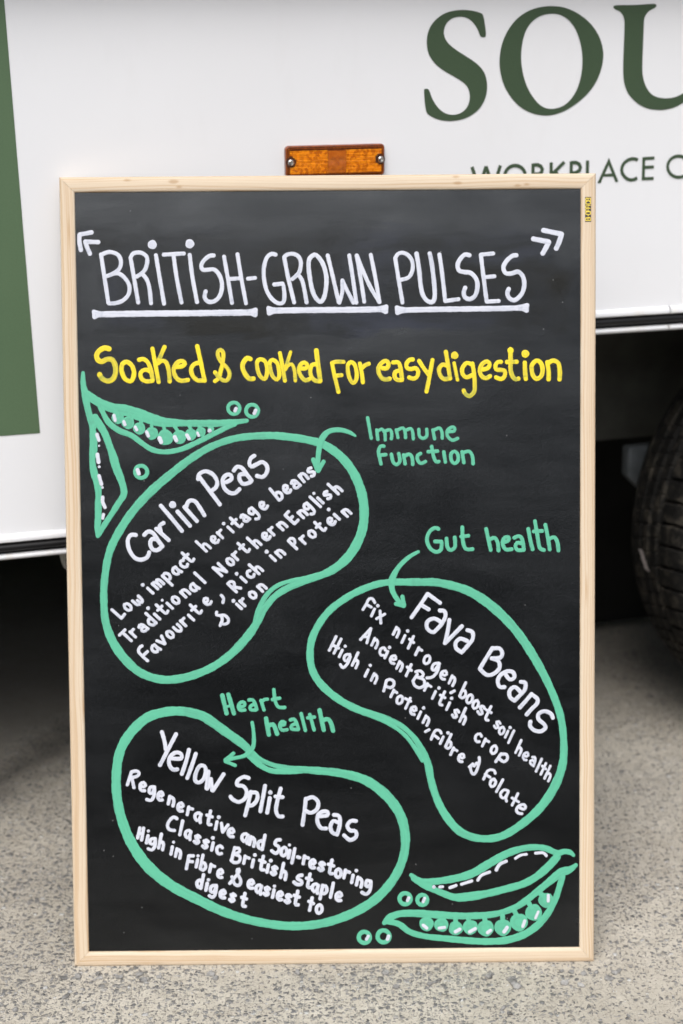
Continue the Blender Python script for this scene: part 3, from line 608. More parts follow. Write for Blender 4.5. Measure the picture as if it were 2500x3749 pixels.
    'bean3': '-173.2,296.3,10.6 -191.7,295.3,10.6 -212.5,288.5,11.1 -231.3,271.1,11.1 -243.2,250.2,10.6 -247.8,224.4,10.6 -247.6,198.6,10.6 -242.3,170.4,11.1 -231.1,142.0,12.1 -213.0,115.8,13.0 -187.8,94.3,12.1 -157.8,77.5,11.6 -125.4,61.7,10.7 -90.6,50.7,9.8 -51.1,44.9,9.8 -13.8,47.6,9.8 21.3,59.2,10.5 49.3,76.7,10.7 70.4,101.4,10.2 81.0,127.3,9.8 82.3,153.3,10.7 75.5,176.9,11.1 59.4,198.2,11.6 36.3,214.9,10.7 6.3,223.3,9.3 -26.1,226.7,8.3 -46.9,228.5,6.9 -65.4,232.2,5.6 -80.4,238.2,5.1 -91.8,246.5,7.4 -102.1,257.1,9.7 -122.7,272.5,10.4 -145.6,289.0,11.1 -159.4,293.8,10.6 -173.2,296.3,10.6;-35.4,225.8,6.0 -56.2,225.1,6.0 -72.4,227.1,6.0 -86.2,235.2,6.5 -97.6,246.1,6.5',
    'arrow1': '28.8,608.7,2.5 21.9,612.9,4.7 10.9,615.8,5.2 -0.1,614.5,5.8 -7.0,609.0,6.9 -11.2,600.1,6.6 -13.4,586.4,5.5 -14.2,574.0,6.3;-19.0,582.5,5.2 -14.3,569.8,4.7;-7.3,580.1,4.7 -13.6,569.4,4.7',
    'arrow2': '99.4,476.9,3.6 89.0,471.1,4.7 77.8,460.8,5.3 70.8,449.7,6.9 68.7,441.4,7.8 70.0,431.6,5.8 76.2,421.1,5.6 81.1,416.2,5.0;80.8,425.9,4.7 82.6,416.1,5.0;73.4,417.6,4.7 82.6,415.0,4.7',
    'arrow3': '-91.7,282.7,3.8 -90.4,274.2,4.0 -89.9,264.1,4.4 -90.8,255.0,5.0 -94.9,248.0,5.2 -102.9,243.5,4.4 -116.9,240.6,4.4 -122.4,238.6,4.4;-113.3,247.1,4.2 -122.9,239.2,4.4;-111.5,233.0,4.0 -122.9,237.9,4.2',
    'note1': '42.7,629.3,3.7 46.7,605.8,3.7;52.9,615.4,3.7 54.2,604.4,3.7;54.3,614.0,3.7 58.5,616.1,3.7 61.9,611.9,3.7 62.5,603.7,3.7;62.6,614.0,3.7 68.1,615.3,3.7 69.9,610.5,3.7 69.4,605.0,3.7;75.0,615.3,3.7 77.0,606.3,3.7;77.0,615.2,3.7 82.6,617.3,3.7 85.0,612.4,3.7 85.5,606.2,3.7;85.6,614.5,3.7 91.5,616.5,3.7 93.6,611.7,3.7 94.2,604.8,3.7;100.5,615.7,3.7 101.1,608.2,3.7 105.2,605.4,3.7 109.4,608.1,3.7 109.4,615.7,3.7;116.3,614.9,3.7 118.3,604.6,3.7;118.4,614.9,3.7 123.9,616.9,3.7 126.6,612.1,3.7 126.9,605.2,3.7;134.2,612.7,3.7 140.4,613.3,3.7 141.1,616.8,3.7 137.7,617.8,3.7 132.8,614.1,3.7 132.8,607.9,3.7 138.3,603.0,3.7 144.5,605.1,3.7;61.1,596.8,4.0 57.0,596.8,4.0 54.8,590.6,4.0 56.2,583.0,4.0 57.5,576.8,4.0;56.2,586.5,4.0 63.1,587.4,4.0;69.3,587.8,4.0 71.3,578.8,4.0 75.4,576.0,4.0 78.9,580.1,4.0 77.6,588.4,4.0;83.1,587.0,4.0 84.8,576.6,4.0;84.5,585.6,4.0 89.3,587.6,4.0 92.7,584.1,4.0 93.4,575.8,4.0;102.4,588.2,4.0 99.0,586.1,4.0 98.9,581.3,4.0 102.4,577.1,4.0 107.9,579.2,4.0;114.9,596.3,4.0 116.9,585.3,4.0 119.6,579.1,4.0 123.1,579.0,4.0;110.7,590.2,4.0 121.7,590.8,4.0;128.6,590.0,4.0 130.4,578.3,4.0;136.9,587.9,4.0 141.0,590.3,4.0 144.5,586.5,4.0 144.5,579.6,4.0 140.3,576.8,4.0 136.9,581.0,4.0 136.9,587.9,4.0;149.3,589.9,4.0 151.3,577.4,4.0;151.4,589.2,4.0 157.6,590.1,4.0 161.0,584.3,4.0 161.7,576.0,4.0',
    'note2': '122.3,502.4,4.3 118.2,503.8,4.3 112.0,499.4,4.3 109.1,490.4,4.3 112.6,480.7,4.3 119.5,476.4,4.3 125.0,479.2,4.3 125.7,487.5,4.3;125.5,488.2,4.3 118.1,488.3,4.3;131.3,491.6,4.3 132.6,481.2,4.3 136.8,478.4,4.3 141.0,482.5,4.3 140.6,492.9,4.3;149.3,504.4,4.3 150.0,488.0,4.3 153.4,479.6,4.3 161.0,479.3,4.3;147.9,493.6,4.3 156.2,494.5,4.3;176.3,502.3,4.3 179.1,489.1,4.3 181.5,478.0,4.3;181.1,490.5,4.3 186.0,491.9,4.3 189.4,486.3,4.3 190.4,477.2,4.3;197.1,486.9,4.3 201.9,488.9,4.3 201.9,492.4,4.3 197.1,491.8,4.3 195.0,485.5,4.3 198.4,478.6,4.3 205.4,478.9,4.3;208.1,491.7,4.3 213.7,493.7,4.3 217.1,490.2,4.3 219.2,479.1,4.3;216.4,485.3,4.3 211.6,486.1,4.3 209.5,481.9,4.3 212.3,477.7,4.3 219.2,478.0,4.3;224.1,501.9,4.3 226.8,487.3,4.3 229.2,478.3,4.3;231.7,510.6,4.3 234.5,494.2,4.3 237.2,480.3,4.3 242.1,477.5,4.3;230.3,498.7,4.3 240.0,499.3,4.3;243.5,506.4,4.3 246.2,492.7,4.3 248.6,478.1,4.3;247.6,490.0,4.3 253.8,492.0,4.3 257.3,485.7,4.3 258.4,476.7,4.3',
    'note3': '-125.4,314.2,5.0 -120.7,293.1,5.0;-118.5,315.1,5.0 -112.3,293.0,5.0;-75.8,287.1,5.0 -72.7,268.0,5.0;-72.1,279.0,5.0 -67.6,280.0,5.0 -65.2,275.0,5.0 -63.3,268.9,5.0;-14.5,296.1,5.0 -9.9,273.0,5.0;-10.3,284.5,5.0 -4.8,285.5,5.0 -1.4,280.4,5.0 0.8,271.9,5.0;-121.1,301.1,3.0 -114.1,302.0,3.0;-105.2,300.5,4.0 -100.2,301.9,4.0 -100.2,305.4,4.0 -104.1,306.0,4.0 -107.2,301.5,4.0 -105.3,296.9,4.0 -99.8,296.9,4.0;-95.2,308.4,4.0 -90.7,308.4,4.0 -87.8,303.3,4.0 -86.3,297.3,4.0;-89.3,303.3,4.0 -93.3,301.4,4.0 -93.3,297.3,4.0 -87.3,296.8,4.0;-81.3,307.8,4.0 -77.9,296.7,4.0;-79.8,306.8,4.0 -77.3,308.8,4.0 -73.8,309.2,4.0;-66.5,320.2,4.0 -65.1,307.1,4.0 -61.4,300.1,4.0 -54.0,299.5,4.0;-68.3,308.7,4.0 -59.8,310.3,4.0;-59.7,279.4,4.0 -54.7,279.4,4.0 -54.2,282.4,4.0 -58.1,282.9,4.0 -60.2,278.4,4.0 -57.7,273.4,4.0 -51.8,273.8,4.0;-48.2,284.9,4.0 -43.7,285.8,4.0 -40.7,280.8,4.0 -38.8,274.2,4.0;-42.2,280.3,4.0 -46.2,278.8,4.0 -46.8,274.8,4.0 -39.3,273.7,4.0;-35.6,292.3,4.0 -30.9,272.6,4.0;-25.7,291.2,4.0 -20.9,273.1,4.0;-28.2,287.2,4.0 -20.3,288.1,4.0',
    'heading1': '-220.8,498.5,4.6 -226.6,498.5,4.6 -230.2,492.7,4.6 -228.9,482.2,4.6 -223.1,473.0,4.6 -216.0,470.3,4.6 -208.8,472.9,4.6 -206.1,478.7,4.6;-211.6,498.4,4.6 -207.0,502.3,4.6 -201.2,500.3,4.6 -196.1,492.4,4.6 -191.0,485.2,4.6;-196.7,493.1,4.6 -202.6,493.8,4.6 -204.9,488.5,4.6 -202.1,482.0,4.6 -196.3,481.3,4.6 -191.0,485.8,4.6;-197.9,505.5,4.6 -183.7,492.3,4.6;-192.7,502.2,4.6 -193.9,508.7,4.6 -189.3,512.0,4.6;-192.2,531.6,4.6 -180.1,517.1,4.6 -168.6,502.6,4.6;-173.5,524.9,4.6 -159.4,508.4,4.6;-165.6,530.0,4.6 -151.5,513.6,4.6;-163.6,530.0,4.6 -160.3,536.5,4.6 -153.8,536.5,4.6 -148.7,529.9,4.6 -142.9,520.1,4.6;-148.2,563.8,4.6 -136.7,548.1,4.6 -125.2,532.3,4.6;-149.5,561.2,4.6 -148.1,567.0,4.6 -140.9,570.2,4.5 -132.5,566.3,4.6 -128.1,558.4,4.6 -129.5,551.9,4.6 -134.7,548.0,4.6;-117.7,557.7,4.6 -111.8,560.9,4.6 -112.4,565.4,4.6 -116.9,566.1,4.6 -121.6,561.0,4.6 -120.4,551.8,4.6 -114.6,545.9,4.6 -108.1,545.2,4.6 -102.8,549.7,4.6;-109.1,570.6,4.6 -105.1,575.1,4.5 -99.3,573.1,4.6 -94.2,565.9,4.6 -89.1,559.4,4.6;-95.5,566.6,4.6 -102.0,566.0,4.6 -102.7,560.8,4.6 -98.9,555.6,4.6 -91.7,556.8,4.6 -89.1,559.4,4.6;-85.5,587.3,4.5 -89.4,584.8,4.5 -91.4,578.9,4.5 -88.9,575.0,4.5 -83.0,577.6,4.5 -76.5,580.1,4.5 -71.3,574.9,4.6 -72.1,567.7,4.6 -76.7,563.2,4.6 -83.1,564.5,4.6;-178.8,532.6,8.1',
    'heading2': '109.6,428.6,4.4 100.4,414.9,4.4 91.1,401.8,4.5;109.6,428.6,4.4 123.9,418.0,4.4;101.7,416.2,4.4 110.8,410.8,4.5;123.2,409.4,4.5 128.5,408.7,4.5 129.8,402.8,4.5 125.1,393.6,4.5 117.2,385.1,4.5;123.8,396.9,4.5 116.7,400.3,4.5 109.4,397.0,4.5 108.7,389.8,4.5 113.3,385.1,4.5 117.2,385.1,4.5;134.3,398.8,4.5 132.3,385.6,4.5 129.0,371.8,4.5;148.7,391.4,4.5 138.9,381.6,4.5 129.0,371.8,4.5;154.6,386.7,4.5 160.5,384.1,4.5 160.5,376.1,4.5 154.5,368.3,4.5 148.0,361.0,4.5;154.6,374.2,4.5 146.7,376.9,4.5 141.4,372.3,4.5 142.1,365.7,4.5 148.0,361.4,4.5;183.4,366.0,4.5 176.8,355.5,4.5 168.9,342.4,4.5;184.0,365.4,4.5 191.3,365.3,4.5 194.5,360.0,4.5 191.9,354.7,4.5 182.1,354.1,4.5;182.1,354.1,4.5 189.9,350.8,4.5 191.2,342.8,4.5 184.6,336.3,4.5 176.8,335.0,4.5 168.9,341.7,4.5;197.8,336.1,4.5 203.0,329.5,4.5 208.3,332.1,4.5 206.3,338.1,4.5 199.1,338.8,4.5 191.9,334.2,4.5 189.2,326.9,4.5 191.8,321.0,4.5 197.1,320.9,4.5;215.5,326.7,4.5 220.8,325.3,4.5 220.1,317.4,4.5 214.8,311.5,4.5 208.3,304.9,4.5;215.5,314.8,4.5 208.9,320.8,4.5 203.0,316.9,4.5 203.0,309.6,4.5 208.3,304.9,4.5;228.0,312.7,4.5 221.4,304.8,4.5 214.2,296.9,4.5;229.3,311.3,4.5 234.6,306.7,4.5 233.9,301.4,4.5 228.0,295.4,4.5 222.1,288.8,4.5;252.3,284.6,4.5 249.7,289.9,4.5 242.4,292.6,4.5 235.9,289.4,4.5 235.9,283.4,4.5 241.8,278.0,4.5 243.8,273.4,4.5 238.5,269.4,4.5 230.6,270.8,4.5 226.0,276.2,4.5 226.7,280.8,4.5',
    'heading3': '-195.0,272.4,4.5 -192.1,261.4,4.5 -190.7,251.9,4.5;-178.7,269.9,4.5 -188.3,251.9,4.5 -197.9,233.9,4.5;-183.8,241.6,4.5 -173.7,241.5,4.5 -173.6,247.0,4.5 -179.8,248.4,4.5 -186.1,243.2,4.5 -187.3,235.4,4.5 -183.2,229.0,4.5 -177.8,229.0,4.5;-164.3,251.7,4.5 -167.5,239.1,4.5 -172.9,223.4,4.5;-156.5,246.9,4.5 -161.4,232.8,4.5 -166.8,218.6,4.5;-152.1,232.7,4.5 -145.9,231.0,4.5 -146.8,220.0,4.5 -152.3,213.8,4.5 -157.5,215.4,4.5 -156.9,224.1,4.5 -152.1,232.7,4.5;-142.4,226.3,4.5 -145.0,206.6,4.5;-144.2,206.1,4.5 -139.9,215.2,4.5;-139.8,217.6,4.5 -138.5,204.2,4.5;-137.7,203.8,4.5 -125.0,223.0,4.5;-96.3,218.0,4.5 -101.7,219.6,4.5 -108.7,215.7,4.5 -109.6,210.2,4.5 -102.6,208.6,4.5 -98.8,202.2,4.5 -101.2,194.3,4.5 -108.3,190.5,4.5 -115.2,193.7,4.5 -117.5,196.9,4.5;-94.1,202.2,4.5 -97.4,188.0,4.5 -101.0,174.6,4.5;-93.3,201.4,4.5 -87.1,200.5,4.5 -87.2,192.6,4.5 -92.7,186.4,4.5 -96.6,186.4,4.5;-77.7,209.1,4.5 -80.2,195.7,4.5 -83.5,179.2,4.5;-72.4,194.9,4.5 -75.7,177.5,4.5;-59.8,205.8,4.5 -63.9,190.8,4.5 -65.5,179.8,4.5 -62.5,173.4,4.5 -57.8,173.1,4.5;-66.1,196.4,4.5 -57.6,195.5,4.5;-31.1,193.7,4.5 -32.8,179.5,4.5 -35.3,162.9,4.5;-31.1,192.9,4.5 -23.3,195.2,4.5 -17.1,189.6,4.5 -18.7,181.0,4.5 -25.8,177.1,4.5 -31.2,179.5,4.5;-17.3,173.0,4.5 -7.1,173.7,4.5 -6.3,177.7,4.5 -11.8,178.5,4.5 -17.2,174.6,4.5 -18.1,166.7,4.5 -14.3,159.5,4.5 -8.0,158.7,4.5;0.7,174.4,4.5 6.9,172.8,4.5 7.6,163.3,4.5 4.4,151.4,4.5;5.3,165.7,4.5 -0.1,167.3,4.5 -3.3,160.2,4.5 -1.0,153.9,4.5 4.4,151.4,4.5;26.4,167.1,4.5 20.1,167.1,4.5 16.2,161.6,4.5 19.3,156.1,4.5 25.5,155.2,4.5 26.2,148.9,4.5 19.2,145.0,4.5 12.2,150.6,4.5;-71.8,201.2,5.0',
    'body1': '-249.7,413.5,3.5 -239.0,403.6,3.5;-239.0,403.6,3.5 -235.1,408.3,3.5;-235.3,419.4,3.5 -234.7,415.3,3.5 -230.7,412.6,3.5 -227.8,413.5,3.5 -228.5,417.8,3.5 -232.4,420.3,3.5 -235.3,419.4,3.5;-226.2,423.5,3.5 -220.8,419.0,3.5 -218.1,419.0,3.5 -218.4,422.1,3.5 -220.5,424.0,3.5;-218.4,422.1,3.5 -215.1,421.5,3.5 -215.3,424.7,3.5 -219.5,429.1,3.5;-208.8,437.9,3.5 -202.5,431.9,3.5;-203.4,442.9,3.5 -197.0,436.8,3.5;-201.4,441.0,3.5 -201.7,444.4,3.5 -198.1,443.7,3.5 -193.6,439.6,3.5;-197.9,443.8,3.5 -198.3,447.3,3.5 -194.6,446.6,3.5 -190.1,442.5,3.5;-191.8,451.8,3.5 -180.6,441.0,3.5;-190.8,450.8,3.5 -189.3,454.5,3.5 -184.1,453.3,3.5 -182.9,448.3,3.5 -186.3,446.7,3.5;-176.7,461.3,3.5 -179.1,460.5,3.5 -179.7,456.4,3.5 -177.1,453.8,3.5 -173.3,453.6,3.5 -173.0,456.6,3.5 -175.9,460.8,3.5;-176.8,461.8,3.5 -173.7,458.4,3.5 -169.6,456.1,3.5;-167.6,469.0,3.5 -170.8,468.2,3.5 -170.5,463.7,3.5 -166.4,461.3,3.5 -163.5,462.2,3.5 -162.8,464.9,3.5;-168.9,477.7,3.5 -160.3,469.2,3.5 -157.2,467.9,3.5 -155.5,470.6,3.5;-167.2,471.3,3.5 -162.2,476.2,3.5;-214.1,441.6,4.4;-152.9,490.6,3.3 -141.1,479.3,3.3;-144.8,482.9,3.3 -145.0,487.1,3.3 -141.5,487.4,3.3 -136.6,483.0,3.3;-133.8,490.5,3.3 -130.9,493.1,3.3 -131.5,495.7,3.3 -135.2,495.6,3.3 -135.0,491.2,3.3 -131.3,488.6,3.3 -128.3,489.3,3.3 -127.1,492.0,3.3;-128.9,500.5,3.3 -122.5,494.4,3.3;-126.5,498.2,3.3 -126.6,501.5,3.3 -124.5,503.5,3.3;-116.8,506.9,3.3 -110.5,500.9,3.3;-121.3,510.6,4.1;-113.7,516.9,3.5 -105.1,508.3,3.5 -102.0,507.0,3.5 -100.3,509.7,3.5;-112.0,510.4,3.5 -107.0,515.3,3.5;-101.7,517.5,3.5 -100.9,520.2,3.5 -97.4,519.8,3.5 -91.5,515.6,3.5;-95.5,518.3,3.5 -98.5,516.6,3.5 -98.1,513.6,3.5 -94.7,513.2,3.5 -92.0,515.9,3.5;-89.6,528.0,3.5 -92.2,526.8,3.5 -92.2,522.5,3.5 -88.0,521.2,3.5 -86.4,523.2,3.5 -88.6,527.3,3.5;-89.5,528.4,3.5 -83.7,522.9,3.5 -80.7,518.7,3.5 -81.6,516.0,3.5 -85.0,515.6,3.5;-78.3,528.8,3.5 -75.3,531.5,3.5 -75.7,534.2,3.5 -79.6,534.0,3.5 -79.5,529.4,3.5 -75.8,526.8,3.5 -72.6,527.7,3.5 -71.3,530.5,3.5;-68.4,549.7,3.6 -58.1,536.7,3.6;-62.0,541.7,3.6 -60.6,545.6,3.6 -55.8,544.3,3.6 -54.8,539.1,3.6 -58.1,536.7,3.6;-51.6,547.2,3.6 -48.6,549.9,3.6 -48.9,552.9,3.6 -52.6,553.0,3.6 -52.7,548.1,3.6 -49.4,544.9,3.6 -46.3,545.5,3.6 -44.9,548.4,3.6;-44.0,555.7,3.6 -42.9,558.7,3.6 -39.4,558.2,3.6 -33.9,553.3,3.6;-37.6,556.5,3.6 -40.8,554.6,3.6 -40.8,551.0,3.6 -37.4,550.6,3.6 -34.4,553.6,3.6;-35.4,564.5,3.6 -29.6,557.3,3.6;-33.2,561.9,3.6 -33.1,566.4,3.6 -29.1,565.9,3.6 -25.0,561.0,3.6;-21.7,573.0,3.6 -24.6,572.1,3.6 -25.1,568.5,3.6 -21.6,568.4,3.6 -18.2,568.3,3.6 -18.5,564.5,3.6 -21.6,563.6,3.6;-238.1,387.4,3.5 -228.0,377.7,3.5;-241.6,384.3,3.5 -235.0,390.5,3.5;-229.6,388.1,3.5 -223.2,382.0,3.5;-227.2,385.9,3.5 -227.4,389.1,3.5 -225.5,390.9,3.5;-219.2,392.9,3.5 -218.3,395.8,3.5 -214.6,395.5,3.5 -208.7,391.4,3.5;-212.7,394.0,3.5 -215.9,392.2,3.5 -215.7,389.0,3.5 -212.1,388.8,3.5 -209.2,391.6,3.5;-211.2,409.1,3.5 -199.4,397.8,3.5;-204.6,402.5,3.5 -208.2,402.0,3.5 -207.6,397.1,3.5 -202.5,395.5,3.5 -200.2,398.3,3.5;-201.5,408.3,3.5 -195.2,402.3,3.5;-199.2,418.8,3.5 -190.6,410.2,3.5 -187.5,408.9,3.5 -185.9,411.6,3.5;-197.6,412.3,3.5 -192.5,417.2,3.5;-186.9,420.6,3.5 -180.6,414.5,3.5;-180.7,426.8,3.5 -180.2,422.6,3.5 -176.2,419.9,3.5 -173.3,420.9,3.5 -173.9,425.2,3.5 -177.8,427.7,3.5 -180.7,426.8,3.5;-171.5,433.3,3.5 -165.1,427.1,3.5;-169.2,431.0,3.5 -169.2,435.2,3.5 -165.1,435.0,3.5 -160.6,430.9,3.5;-156.8,442.3,3.5 -159.2,441.5,3.5 -159.8,437.4,3.5 -157.2,434.8,3.5 -153.3,434.6,3.5 -153.2,437.5,3.5 -156.0,441.7,3.5;-157.0,442.8,3.5 -153.8,439.4,3.5 -149.8,437.0,3.5;-155.0,454.9,3.5 -143.2,443.6,3.5;-208.4,414.9,4.4;-192.2,423.9,3.2;-134.0,460.7,3.5 -124.1,451.2,3.5;-134.0,460.7,3.5 -118.5,455.8,3.5;-118.5,455.8,3.5 -128.3,465.5,3.5;-118.0,470.0,3.5 -117.4,466.0,3.5 -113.5,463.3,3.5 -110.7,464.2,3.5 -111.4,468.4,3.5 -115.2,470.9,3.5 -118.0,470.0,3.5;-112.1,475.3,3.5 -105.8,469.3,3.5;-109.8,473.1,3.5 -109.9,476.3,3.5 -107.9,478.3,3.5;-105.4,488.1,3.5 -96.9,479.8,3.5 -93.9,478.5,3.5 -92.3,481.1,3.5;-103.6,481.9,3.5 -98.9,486.5,3.5;-94.8,494.1,3.5 -83.2,483.0,3.5;-86.8,486.5,3.5 -87.2,490.5,3.5 -83.9,490.7,3.5 -79.1,486.4,3.5;-75.6,493.9,3.5 -72.6,496.6,3.5 -73.0,499.3,3.5 -76.9,499.0,3.5 -76.9,494.5,3.5 -73.2,492.0,3.5 -70.0,492.9,3.5 -68.6,495.7,3.5;-70.6,503.2,3.5 -64.3,497.2,3.5;-68.3,501.0,3.5 -68.5,504.1,3.5 -66.5,506.0,3.5;-60.4,509.0,3.6 -54.0,502.9,3.6;-58.0,506.8,3.6 -58.1,510.9,3.6 -54.0,510.7,3.6 -49.5,506.6,3.6;-51.5,519.7,3.6 -41.1,509.8,3.6;-51.5,519.7,3.6 -47.6,523.8,3.6;-46.5,514.9,3.6 -43.1,518.0,3.6;-41.1,509.8,3.6 -36.8,514.0,3.6;-37.0,522.6,3.6 -30.6,516.5,3.6;-34.6,520.3,3.6 -34.8,524.4,3.6 -30.7,524.2,3.6 -26.2,520.1,3.6;-27.1,532.9,3.6 -29.6,531.7,3.6 -29.6,527.6,3.6 -25.5,526.2,3.6 -23.8,528.1,3.6 -26.1,532.2,3.6;-27.0,533.3,3.6 -21.3,527.9,3.6 -18.3,523.8,3.6 -19.1,521.1,3.6 -22.4,520.7,3.6;-23.1,540.2,3.6 -11.3,529.0,3.6;-14.6,539.0,3.6 -8.3,533.1,3.6;-3.8,546.2,3.6 -6.7,545.2,3.6 -7.0,542.0,3.6 -3.5,542.2,3.6 0.1,542.3,3.6 0.0,538.8,3.6 -3.2,537.9,3.6;-2.6,554.4,3.6 9.1,543.2,3.6;5.4,546.7,3.6 5.0,550.8,3.6 8.4,551.0,3.6 13.3,546.7,3.6;-18.7,544.1,3.6;-215.9,371.8,3.6 -218.7,370.0,3.6 -220.0,365.2,3.6 -215.3,359.6,3.6 -209.8,354.6,3.6;-214.9,360.8,3.6 -209.8,365.3,3.6;-199.1,377.5,3.6 -190.1,373.9,3.6;-193.7,383.0,3.6 -189.8,374.2,3.6;-201.7,372.6,3.5 -204.2,371.8,3.5 -204.9,367.6,3.5 -202.4,365.0,3.5 -198.5,364.9,3.5 -198.1,367.9,3.5 -200.9,372.1,3.5;-201.8,373.1,3.5 -198.7,369.8,3.5 -194.8,367.5,3.5;-187.6,387.4,3.5 -187.0,383.4,3.5 -183.1,380.7,3.5 -180.3,381.6,3.5 -181.0,385.8,3.5 -184.8,388.3,3.5 -187.6,387.4,3.5;-179.9,392.7,3.5 -175.4,388.7,3.5 -171.6,388.6,3.5 -171.4,392.1,3.5 -175.5,396.3,3.5;-172.0,400.3,3.5 -165.8,394.3,3.5;-169.7,398.1,3.5 -169.8,401.3,3.5 -167.8,403.2,3.5;-162.8,406.7,3.5 -156.7,400.9,3.5;-160.6,418.3,3.5 -152.2,409.9,3.5 -149.2,408.7,3.5 -147.6,411.3,3.5;-159.0,412.0,3.5 -154.1,416.7,3.5;-143.2,420.3,3.5 -140.4,422.9,3.5 -140.8,425.5,3.5 -144.5,425.3,3.5 -144.4,421.0,3.5 -140.8,418.4,3.5 -137.8,419.2,3.5 -136.5,421.9,3.5;-125.1,429.0,3.5 -122.4,425.4,3.5 -123.3,420.6,3.5;-117.6,442.2,3.5 -107.6,432.7,3.5;-117.2,441.9,3.5 -114.8,444.5,3.5 -110.8,443.8,3.5 -110.0,439.9,3.5 -112.1,437.3,3.5;-110.9,438.5,3.5 -102.6,436.9,3.5;-102.5,449.6,3.5 -96.5,443.9,3.5;-91.9,456.7,3.5 -95.0,455.8,3.5 -94.9,451.3,3.5 -91.0,449.1,3.5 -88.0,450.1,3.5 -87.3,452.8,3.5;-93.0,463.7,3.5 -81.7,453.0,3.5;-85.3,456.4,3.5 -85.5,460.4,3.5 -82.2,460.7,3.5 -77.5,456.6,3.5;-68.9,473.7,3.5 -63.0,468.0,3.5;-107.3,453.4,4.3;-72.9,478.3,4.7;-62.8,477.6,3.5 -56.6,471.7,3.5;-60.5,475.4,3.5 -60.6,479.4,3.5 -56.6,479.2,3.5 -52.2,475.3,3.5;-48.3,490.5,3.5 -38.6,481.2,3.5;-48.0,490.2,3.5 -45.8,493.1,3.5 -41.9,492.3,3.5 -40.8,488.1,3.5 -43.0,485.6,3.5;-35.3,493.0,3.5 -29.1,487.1,3.5;-33.0,490.8,3.5 -33.1,494.0,3.5 -31.1,495.9,3.5;-24.8,500.8,3.5 -24.4,496.7,3.5 -20.5,494.1,3.5 -17.6,495.2,3.5 -18.1,499.3,3.5 -21.9,501.8,3.5 -24.8,500.8,3.5;-18.2,511.3,3.5 -9.9,503.2,3.5 -7.0,501.8,3.5 -5.6,504.3,3.5;-16.4,505.3,3.5 -12.0,509.7,3.5;-1.6,510.3,3.5 1.5,513.0,3.5 1.1,515.6,3.5 -2.7,515.3,3.5 -2.8,510.9,3.5 0.8,508.4,3.5 4.0,509.3,3.5 5.4,512.1,3.5;4.0,520.2,3.5 10.1,514.5,3.5;12.9,523.4,3.5 19.1,517.5,3.5;15.2,521.2,3.5 14.9,525.1,3.5 18.8,524.9,3.5 23.2,521.0,3.5;-2.1,525.7,4.3;-130.5,409.9,3.5 -130.8,406.7,3.5 -126.6,405.9,3.5 -121.9,406.2,3.5 -117.5,402.2,3.5 -118.0,397.4,3.5 -122.8,395.9,3.5 -125.9,397.5,3.5;-125.0,404.7,3.5 -124.3,400.7,3.5 -126.8,394.3,3.5;-107.9,419.0,3.5 -102.1,413.4,3.5;-104.2,422.3,3.5 -98.2,416.6,3.5;-101.9,420.2,3.5 -102.1,423.2,3.5 -100.3,425.0,3.5;-92.8,431.8,3.5 -92.4,427.8,3.5 -88.6,425.3,3.5 -85.7,426.4,3.5 -86.2,430.5,3.5 -89.9,432.8,3.5 -92.8,431.8,3.5;-83.8,438.8,3.5 -77.8,433.0,3.5;-81.6,436.6,3.5 -81.7,440.5,3.5 -77.9,440.3,3.5 -73.6,436.5,3.5;-111.3,422.5,4.6',
